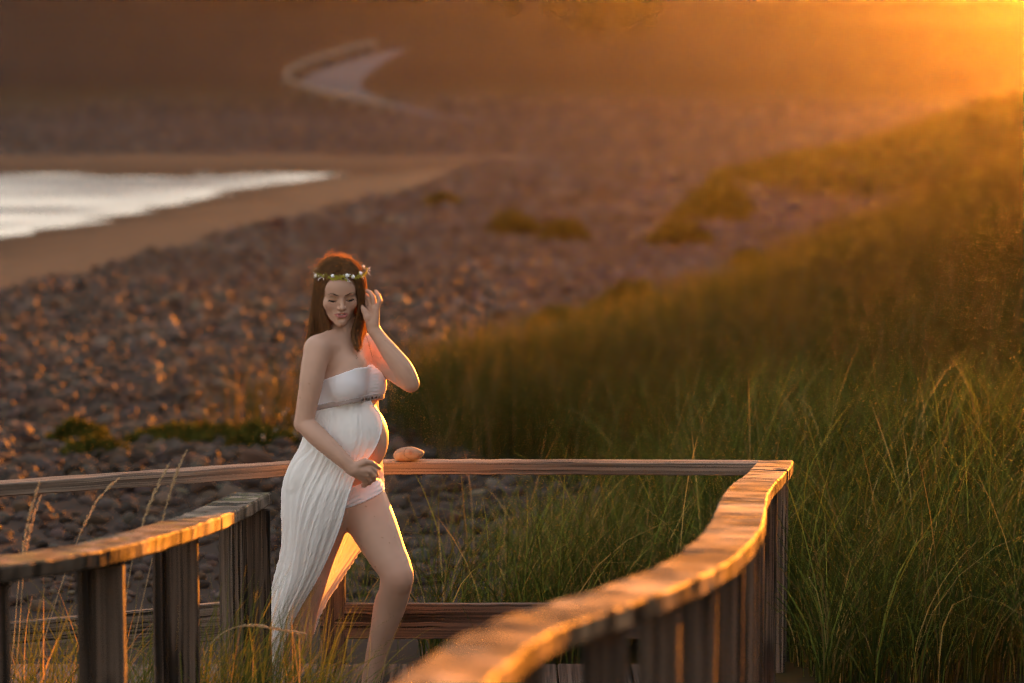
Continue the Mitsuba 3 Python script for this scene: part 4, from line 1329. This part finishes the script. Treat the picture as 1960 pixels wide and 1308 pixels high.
# flyaway hairs round the crown and single locks
n = 1500
th = HR.uniform(0, 2 * math.pi, n); el_ = HR.uniform(.15, 1.45, n)
th = np.where((np.sin(th) > .35) & (el_ < .95), -th, th)
r0_ = np.stack([.083 * np.cos(th) * np.cos(el_), -.012 + .100 * np.sin(th) * np.cos(el_), .034 + .088 * np.sin(el_)], -1)
nrm0 = nrm(r0_ - np.array([0, -.012, .03]))
tan_ = nrm(np.cross(nrm0, HR.normal(0, 1, (n, 3))))
ln = HR.uniform(.015, .075, n)[:, None, None]
t = np.linspace(0, 1, 9)[None, :, None]
hgt = HR.gamma(1.5, .0052, n)[:, None, None]
path = r0_[:, None] + tan_[:, None] * ln * (t - .5) + nrm0[:, None] * (hgt * np.sin(t * math.pi * HR.uniform(.6, 1.05, (n, 1, 1))) - .5 * (ln * (t - .5)) ** 2 / .09)
path = path + HR.normal(0, .0012, (n, 9, 3))
pw = from_head(path)
v, f = ribbon(pw, nrm(HR.normal(0, 1, (n, 3))), np.full((n, 9), .0007))
col = np.array([0.30, 0.16, 0.07]) * np.ones((len(v), 1))
lk1 = np.array([[W(697, 632, .05), W(703, 650, .0), W(708, 668, -.03), W(711.5, 684, -.03)], [W(686, 655, -.075), W(685, 668, -.09), W(683.5, 680, -.095), W(682.5, 692, -.10)]])
lp_ = []
for a in lk1:
    cs = CubicSpline(np.linspace(0, 1, 4), a, axis=0)(np.linspace(0, 1, 14))
    for _ in range(5):
        lp_.append(cs + HR.normal(0, .0022, 3) * np.linspace(.3, 1.6, 14)[:, None])
lp_ = np.array(lp_)
v2, f2 = ribbon(lp_, nrm(HR.normal(0, 1, (len(lp_), 3))), np.full((len(lp_), 14), .0006))
v, f, c = stack([(v, f, col), (v2, f2, np.array([0.06, 0.03, 0.015]) * np.ones((len(v2), 1)))])
add('woman__hair__flyaway', (v, f), 'm_hair', kind='stuff', color=c)

# flower crown
hfh = nrm(np.array([hf[0], hf[1], -.03]))
cw = W(653, 520, .005)


def crown_at(th, dr=0.0, dz=0.0):
    th = np.asarray(th, float)
    return cw + ((.0925 + dr) * np.cos(th))[..., None] * r0 + ((.110 + dr) * np.sin(th))[..., None] * hfh + (dz - .010 * np.sin(th) + .004 * np.cos(th))[..., None] * UP


th = np.linspace(0, 2 * math.pi, 161)
vp = []
for ph in (0, 2.1, 4.2):
    vp.append(crown_at(th, .0022 * np.cos(th * 17 + ph), .0030 * np.sin(th * 17 + ph) + .002 * np.sin(th * 5)))
from_tube = []
def tube_mesh(p, r, sides=6):
    p = np.asarray(p, float)
    tg = nrm(np.gradient(p, axis=0))
    a = nrm(np.cross(tg, np.where(np.abs(tg[:, 2:]) < .9, [0, 0, 1.0], [1.0, 0, 0]))); b = np.cross(tg, a)
    an = np.arange(sides) * 2 * math.pi / sides
    rr = np.broadcast_to(r, (len(p),))
    v = p[:, None] + rr[:, None, None] * (np.cos(an)[None, :, None] * a[:, None] + np.sin(an)[None, :, None] * b[:, None])
    i, j = np.meshgrid(np.arange(len(p) - 1), np.arange(sides), indexing='ij')
    q = np.stack([i * sides + j, (i + 1) * sides + j, (i + 1) * sides + (j + 1) % sides, i * sides + (j + 1) % sides], -1).reshape(-1, 4)
    return v.reshape(-1, 3), q


def merge(parts):
    V, F, o = [], [], 0
    for a, b in parts:
        b = np.asarray(b)
        if b.shape[1] == 4:
            b = np.vstack([b[:, [0, 1, 2]], b[:, [0, 2, 3]]])
        V.append(a); F.append(b + o); o += len(a)
    return np.vstack(V), np.vstack(F)


scene['m_vine'] = {'type': 'twosided', 'bsdf': {'type': 'principled', 'base_color': {'type': 'rgb', 'value': [0.20, 0.13, 0.055]}, 'roughness': 0.6}}
scene['m_crown_leaf'] = {'type': 'principledthin', 'base_color': {'type': 'rgb', 'value': [0.45, 0.42, 0.07]}, 'roughness': 0.5, 'diff_trans': 0.6, 'eta': 1.4}
scene['m_petal'] = {'type': 'twosided', 'bsdf': {'type': 'principled', 'base_color': {'type': 'rgb', 'value': [0.82, 0.82, 0.84]}, 'roughness': 0.6}}
tag('flower_crown', 'flower crown of white rosebuds and yellow green leaves on her hair', 'flower crown')
twig = [crown_at(np.linspace(-.02, -.10, 8), np.linspace(0, .020, 8), np.linspace(0, k, 8)) for k in (.003, -.002)]
add('flower_crown__vine', merge([tube_mesh(p, .0017) for p in vp] + [tube_mesh(p, np.linspace(.0016, .0005, 8)) for p in twig]), 'm_vine', smooth=True)
lv_, lf_ = [], []
for k in range(120):
    a = HR.uniform(0, 2 * math.pi) if k > 52 else HR.uniform(.15, math.pi - .05)
    if k <= 52 and HR.random() < .55:
        a = HR.uniform(1.75, 3.0)
    p0 = crown_at(a, .003)
    o3 = nrm(p0 - cw); tg = nrm(np.cross(UP, o3)) * HR.choice([-1, 1])
    d = nrm(tg * HR.uniform(.5, 1) + UP * HR.uniform(-1, 1) + o3 * HR.uniform(.1, .6))
    s_ = nrm(np.cross(d, o3) + HR.normal(0, .3, 3)); nn = np.cross(s_, d)
    L_, w_ = HR.uniform(.013, .022), HR.uniform(.0030, .0046)
    pts = [p0, p0 + d * L_ * .4 + s_ * w_, p0 + d * L_ * .45 + nn * .0008, p0 + d * L_ * .4 - s_ * w_, p0 + d * L_ - nn * .002]
    lv_.append(np.array(pts)); lf_.append(np.array([[0, 1, 2], [0, 2, 3], [1, 4, 2], [2, 4, 3]]) + 5 * k)
add('flower_crown__leaf', (np.vstack(lv_), np.vstack(lf_)), 'm_crown_leaf', kind='stuff')


def rose(p, o3, r):
    parts = []
    m = trimesh.creation.icosphere(subdivisions=1)
    a = nrm(np.cross(o3, UP)); b = np.cross(a, o3)
    parts.append((np.array(m.vertices) * r * .55 + p, np.array(m.faces)))
    for ring_, (rr, up_, cnt) in enumerate([(.55, .35, 4), (.85, .12, 6), (1.0, -.15, 7)]):
        for j in range(cnt):
            t_ = 2 * math.pi * j / cnt + ring_ * .5
            dd = math.cos(t_) * a + math.sin(t_) * b
            c = p + dd * r * rr * .62 + o3 * r * up_
            vv = np.array(m.vertices) * r * np.array([.20, .50, .46])
            parts.append((vv @ np.array([nrm(dd + .55 * o3), np.cross(o3, dd), nrm(o3 - .55 * dd)]) + c, np.array(m.faces)))
    return merge(parts)


cpx = 980 + crown_at(th)[:, 0] / crown_at(th)[:, 1] * FPX
rk = 0
for gpx, dz, r in [(607, -.004, .0088), (636, .006, .0086), (663, .006, .0090), (673.5, -.001, .0088), (687, .006, .0088)]:
    i = int(np.argmin(np.where(np.sin(th) > -.1, np.abs(cpx - gpx), 1e3)))
    p = crown_at(th[i:i + 1], .007, dz)[0]
    add(numbered('flower_crown__rosebud', rk), rose(p, nrm(p - cw), r), 'm_petal', smooth=True); rk += 1
for a in (3.7, 4.2, 4.8, 5.4, 5.9):
    p = crown_at(np.array([a]), .007, .003)[0]
    add(numbered('flower_crown__rosebud', rk), rose(p, nrm(p - cw), .0075), 'm_petal', smooth=True); rk += 1
bp_ = []
m0 = trimesh.creation.icosphere(subdivisions=1)
for a, kk in ((1.55, 8), (2.55, 6), (2.95, 5), (.9, 3), (.25, 5), (.05, 5)):
    p0 = crown_at(np.array([a]), .004)[0]
    for j in range(kk):
        o3 = nrm(p0 - cw); tg = np.cross(UP, o3)
        e = p0 + o3 * HR.uniform(.003, .012) + tg * HR.uniform(-.014, .014) + UP * (HR.uniform(-.017, -.004) if HR.random() < .7 else HR.uniform(.003, .012))
        bp_.append(tube_mesh(np.linspace(p0, e, 4), .0006, 4))
        bp_.append((np.array(m0.vertices) * HR.uniform(.0013, .0022) + e, np.array(m0.faces)))
add('flower_crown__berry_sprig', merge(bp_), 'm_petal', kind='stuff')

# ------------------------------------------------------------------ single seed stalks by the left railing
def ear_stalk(key, pts, yy, label, ear=0.42, r=0.0017, seed=0):
    rng = np.random.default_rng(500 + seed)
    P = np.array([at(a, b, yy + d) for a, b, d in pts])
    L = np.r_[0, np.cumsum(np.linalg.norm(np.diff(P, axis=0), axis=1))]
    C = CubicSpline(L / L[-1], P, axis=0)
    t = np.linspace(0, 1, 40)
    parts = [tube_mesh(C(t), r * (1 - .5 * t), 5)]
    add(key + '__stem', merge(parts), 'm_stalk', smooth=True)
    grain = []
    m = trimesh.creation.icosphere(subdivisions=0)
    tt = np.sort(rng.uniform(1 - ear, .995, int(110 * ear / .42)))
    for a in tt:
        p, d = C(a), nrm(C(min(a + .01, 1)) - C(a - .01))
        s = nrm(np.cross(d, rng.normal(0, 1, 3)))
        f = min(1, (1 - a) / .12 + .25) * min(1, (a - (1 - ear)) / .06 + .35)
        dd = nrm(d + .35 * s)
        n1 = nrm(np.cross(dd, s)); n2 = np.cross(dd, n1)
        v = np.array(m.vertices) @ np.array([n1 * .0016, n2 * .0016, dd * .0075]) * (.6 + .4 * f) + p + s * .0022 * f + dd * .004
        grain.append((v, np.array(m.faces)))
    add(key + '__seed_head', merge(grain), 'm_stalk', smooth=True)
    tag(key, label, 'grass stalk')


scene['m_stalk'] = {'type': 'twosided', 'bsdf': {'type': 'principled', 'base_color': {'type': 'rgb', 'value': [0.50, 0.36, 0.20]}, 'roughness': 0.6, 'sheen': 0.5}}
for k, (pts, yy, lab, ear) in enumerate([
        ([(215, 1330, 0), (236, 1200, 0), (252, 1080, 0), (285, 970, 0), (325, 886, 0)], 7.7, 'tall dry seed stalk, second from the right of the row behind the left railing', .30),
        ([(232, 1330, 0), (262, 1200, 0), (288, 1085, 0), (312, 990, 0), (335, 915, 0), (357, 862, 0)], 7.75, 'tallest dry seed stalk, the rightmost of those standing behind the left railing', .34),
        ([(60, 1330, 0), (95, 1190, 0), (142, 1052, 0), (180, 970, 0), (229, 915, 0)], 7.7, 'slanting dry seed stalk leaning right in front of the back rail, middle of the row', .30),
        ([(15, 1330, 0), (30, 1180, 0), (45, 1045, 0), (60, 975, 0), (76, 922, 0)], 7.6, 'leftmost dry seed stalk, upright at the left edge', .36),
        ([(20, 1330, 0), (40, 1160, 0), (52, 1045, 0), (66, 985, 0), (79, 946, 0)], 7.65, 'shorter dry seed stalk crossing the leftmost one', .34),
        ([(390, 1290, -.1), (410, 1225, -.1), (455, 1200, -.05), (520, 1202, 0), (584, 1213, 0)], 7.75, 'pale seed head arching flat across the hem of the skirt', .52)]):
    ear_stalk(numbered('seed_stalk', k), pts, yy, lab, ear, seed=k)

# ------------------------------------------------------------------ low plants on the shingle
def patch(key, px, py, w, hgt, n, seed, label, tone, cat='plant', yy=None):
    rng = np.random.default_rng(seed)
    c = on_ground(px, py)
    sc_ = w / FPX * c[1] / 2
    rad = np.sqrt(rng.random(n)); an = rng.uniform(0, 2 * math.pi, n)
    x = c[0] + sc_ * rad * np.cos(an); y = c[1] + sc_ * .9 * rad * np.sin(an)
    bump_ = meshkit.fbm(np.stack([x * 2.2 / sc_, y * 2.2 / sc_, 0 * x], -1), 2, seed)
    h = hgt * np.clip(1.15 - rad ** 2, 0.1, 1) * (0.4 + 1.2 * bump_)
    z = ground(x, y) + h * rng.random(n) ** .6
    s = c[1] * .0016
    d = nrm(rng.normal(0, 1, (n, 3))); e = nrm(np.cross(d, rng.normal(0, 1, (n, 3))))
    p = np.stack([x, y, z], -1)
    L_ = s * rng.uniform(1.5, 3.5, n)[:, None]
    v = np.stack([p - d * L_, p + e * L_ * .38, p + d * L_, p - e * L_ * .38], 1).reshape(-1, 3)
    f = np.arange(4 * n).reshape(-1, 4)
    col = np.array(tone) * rng.uniform(.6, 1.4, (n, 1))
    add(key, (v, f), 'm_leaf', label, cat, color=np.repeat(col, 4, 0))


GT, YT = (.060, .062, .012), (.085, .065, .014)
for k, (px, py, w, hh, n, lab, tone) in enumerate([
        (1195, 622, 190, .42, 2600, 'dark green plant patch on the shingle, in the middle of the beach', GT),
        (1060, 628, 80, .22, 700, 'thin strip of green leaves just left of the dark plant patch', GT),
        (1370, 418, 150, .7, 1500, 'yellowish plant patch at the foot of the farther dune', YT),
        (985, 452, 90, .5, 1000, 'glinting golden plant tuft alone on the open shingle', YT),
        (1080, 462, 80, .4, 700, 'small yellow tuft right of the glinting golden tuft', YT),
        (1300, 470, 110, .45, 900, 'low plant streak between the two dunes', YT),
        (1440, 520, 80, .35, 600, 'low green plants beside the edge of the near dune', GT),
        (360, 850, 240, .10, 2600, 'broad low green plants behind the left back rail', GT),
        (150, 852, 110, .14, 1000, 'small green ground plants at the far left behind the rail', GT),
        (180, 880, 120, .12, 900, 'creeping green plants just above the back rail at left', GT),
        (500, 860, 130, .14, 1200, 'leafy green clump beside the elbow of the woman', GT),
        (850, 400, 60, .3, 300, 'orange tinged tuft at the edge of the sand', YT)]):
    patch(numbered('beach_plant', k), px, py, w, hh, n, 600 + k, lab, tone)

# grass tuft with seed heads behind her elbow, out of focus
c = on_ground(520, 835)
tf = stack([tuft(c[0] + dx, c[1], 90, .18, (.4, .85), (.005, .008), 700 + k, (.05, .7), straw=.3) for k, dx in enumerate((-.25, 0, .2, .5))])
add('grass_tuft', tf[:2], 'm_leaf', 'blurred tuft of tall grass with bright seed heads left of the elbow of the woman', 'grass tuft', color=tf[2] * 0.45)

# ------------------------------------------------------------------ far hillside: wood, guard rail
rng = np.random.default_rng(77)


def woods(n, xr, yr, keep, hr, key, label, tone):
    V, F, C, o = [], [], [], 0
    made = 0
    while made < n:
        x, y = rng.uniform(*xr) , rng.uniform(*yr)
        x = x * y
        if not keep(x, y):
            continue
        made += 1
        z = float(ground(x, y)); h = rng.uniform(*hr); m = 90
        conif = rng.random() < .4
        u = rng.random(m); a = rng.uniform(0, 2 * math.pi, m)
        rr = h * (.20 * (1 - u) if conif else .30 * np.sqrt(np.clip(1 - (2 * u - 1.05) ** 2, 0.02, 1))) * np.sqrt(rng.random(m)) 
        p = np.stack([x + rr * np.cos(a), y + rr * np.sin(a), z + h * (.08 + .92 * u)], -1)
        d = nrm(rng.normal(0, 1, (m, 3))); e = nrm(np.cross(d, rng.normal(0, 1, (m, 3))))
        L_ = h * rng.uniform(.05, .10, m)[:, None]
        V.append(np.stack([p - d * L_, p + e * L_ * .6, p + d * L_, p - e * L_ * .6], 1).reshape(-1, 3))
        F.append(np.arange(4 * m).reshape(-1, 4) + o); o += 4 * m
        C.append(np.repeat(np.array(tone) * rng.uniform(.5, 1.5) * rng.uniform(.7, 1.3, (m, 1)), 4, 0))
    add(key, (np.vstack(V), np.vstack(F)), 'm_leaf', label, 'trees', kind='stuff', color=np.vstack(C))


RDX = np.r_[le, re]
rt = cKDTree(RDX)
woods(420, (-.235, -.02), (235, 330), lambda x, y: rt.query([x, y])[0] > 9 and meshkit.fbm(np.array([x * .02, y * .02, 0]), 2, 5) > .42, (4, 8), 'woodland', 'dark wood covering the hillside at upper left', (.022, .016, .008))
woods(40, (-.01, .06), (215, 255), lambda x, y: rt.query([x, y])[0] > 9 and meshkit.fbm(np.array([x * .03, y * .03, 0]), 2, 6) > .52, (3, 6), 'woodland_001', 'scattered dark trees on the hillside right of the road', (.026, .018, .008))
# guard rail along the outer edge of the road
edge = le[12:58]
tg = nrm(np.gradient(edge, axis=0)); nn = np.stack([-tg[:, 1], tg[:, 0]], 1)
if ((edge - re[12:58]) * nn).sum() < 0:
    nn = -nn
gr = edge + nn * 1.2
gz = ground(gr[:, 0], gr[:, 1])
scene['m_steel'] = {'type': 'twosided', 'bsdf': {'type': 'principled', 'base_color': {'type': 'rgb', 'value': [0.16, 0.13, 0.10]}, 'roughness': 0.5, 'metallic': 0.2}}
v, f, uv = sweep(np.c_[gr, gz + .95], .08, .38, 900, jitter=0.0, step=1.0)
add('guard_rail__beam', (v, f), 'm_steel')
tag('guard_rail', 'guard rail along the outside of the bending road', 'guard rail')
for k, i in enumerate(range(0, len(gr), 3)):
    m = trimesh.creation.box([.16, .16, 1.2]); m.apply_translation([gr[i, 0] + nn[i, 0] * .14, gr[i, 1] + nn[i, 1] * .14, gz[i] + .4])
    add(numbered('guard_rail__post', k), m, 'm_steel')

# ------------------------------------------------------------------ dew on the grass tips, glinting against the sun
scene['m_dew'] = {'type': 'roughconductor', 'material': 'Al', 'alpha': 0.22}
rng = np.random.default_rng(404)
m0 = trimesh.creation.icosphere(subdivisions=2)
dew = []
ridge = [(960, 735), (1040, 700), (1150, 660), (1280, 625), (1390, 588), (1480, 560), (1560, 520)]
rx, ry = np.array(ridge).T
for k in range(46):
    px = rng.uniform(960, 1560); py = np.interp(px, rx, ry) + abs(rng.normal(0, 28)) + 6
    g = on_ground(px, py + 70)
    r = rng.uniform(.0045, .0085)
    dew.append((np.array(m0.vertices) * r + at(px, py, g[1]), np.array(m0.faces)))
for k in range(12):
    px, py = rng.uniform(470, 575), rng.uniform(752, 850)
    g = on_ground(px, 862)
    dew.append((np.array(m0.vertices) * rng.uniform(.004, .007) + at(px, py, g[1] - .3), np.array(m0.faces)))
for k in range(46):
    px, py, yy = rng.uniform(1480, 1950), rng.uniform(760, 1180), 0
    yy = np.interp(py, [760, 1180], [12.5, 9.4]) + rng.normal(0, .25)
    dew.append((np.array(m0.vertices) * rng.uniform(.0012, .0028) + at(px, py, yy), np.array(m0.faces)))
add('dew_drops', merge(dew), 'm_dew', 'dew drops glinting on the tips of the dune grass', 'dew', kind='stuff', smooth=True)

# ------------------------------------------------------------------ haze
zmax = float(GZ.max()) + 14
lo, hi = np.array([-880, -190, -8.0]), np.array([1080, 1580, zmax])
lo[2] = min(lo[2], float(GZ.min()) - 1)
scene['haze'] = {'type': 'cube', 'to_world': T().translate(((lo + hi) / 2).tolist()).scale(((hi - lo) / 2).tolist()),
                 'bsdf': {'type': 'null'}, 'interior': ref('haze_medium')}
tag('haze', 'golden evening haze over the whole beach', kind='stuff')
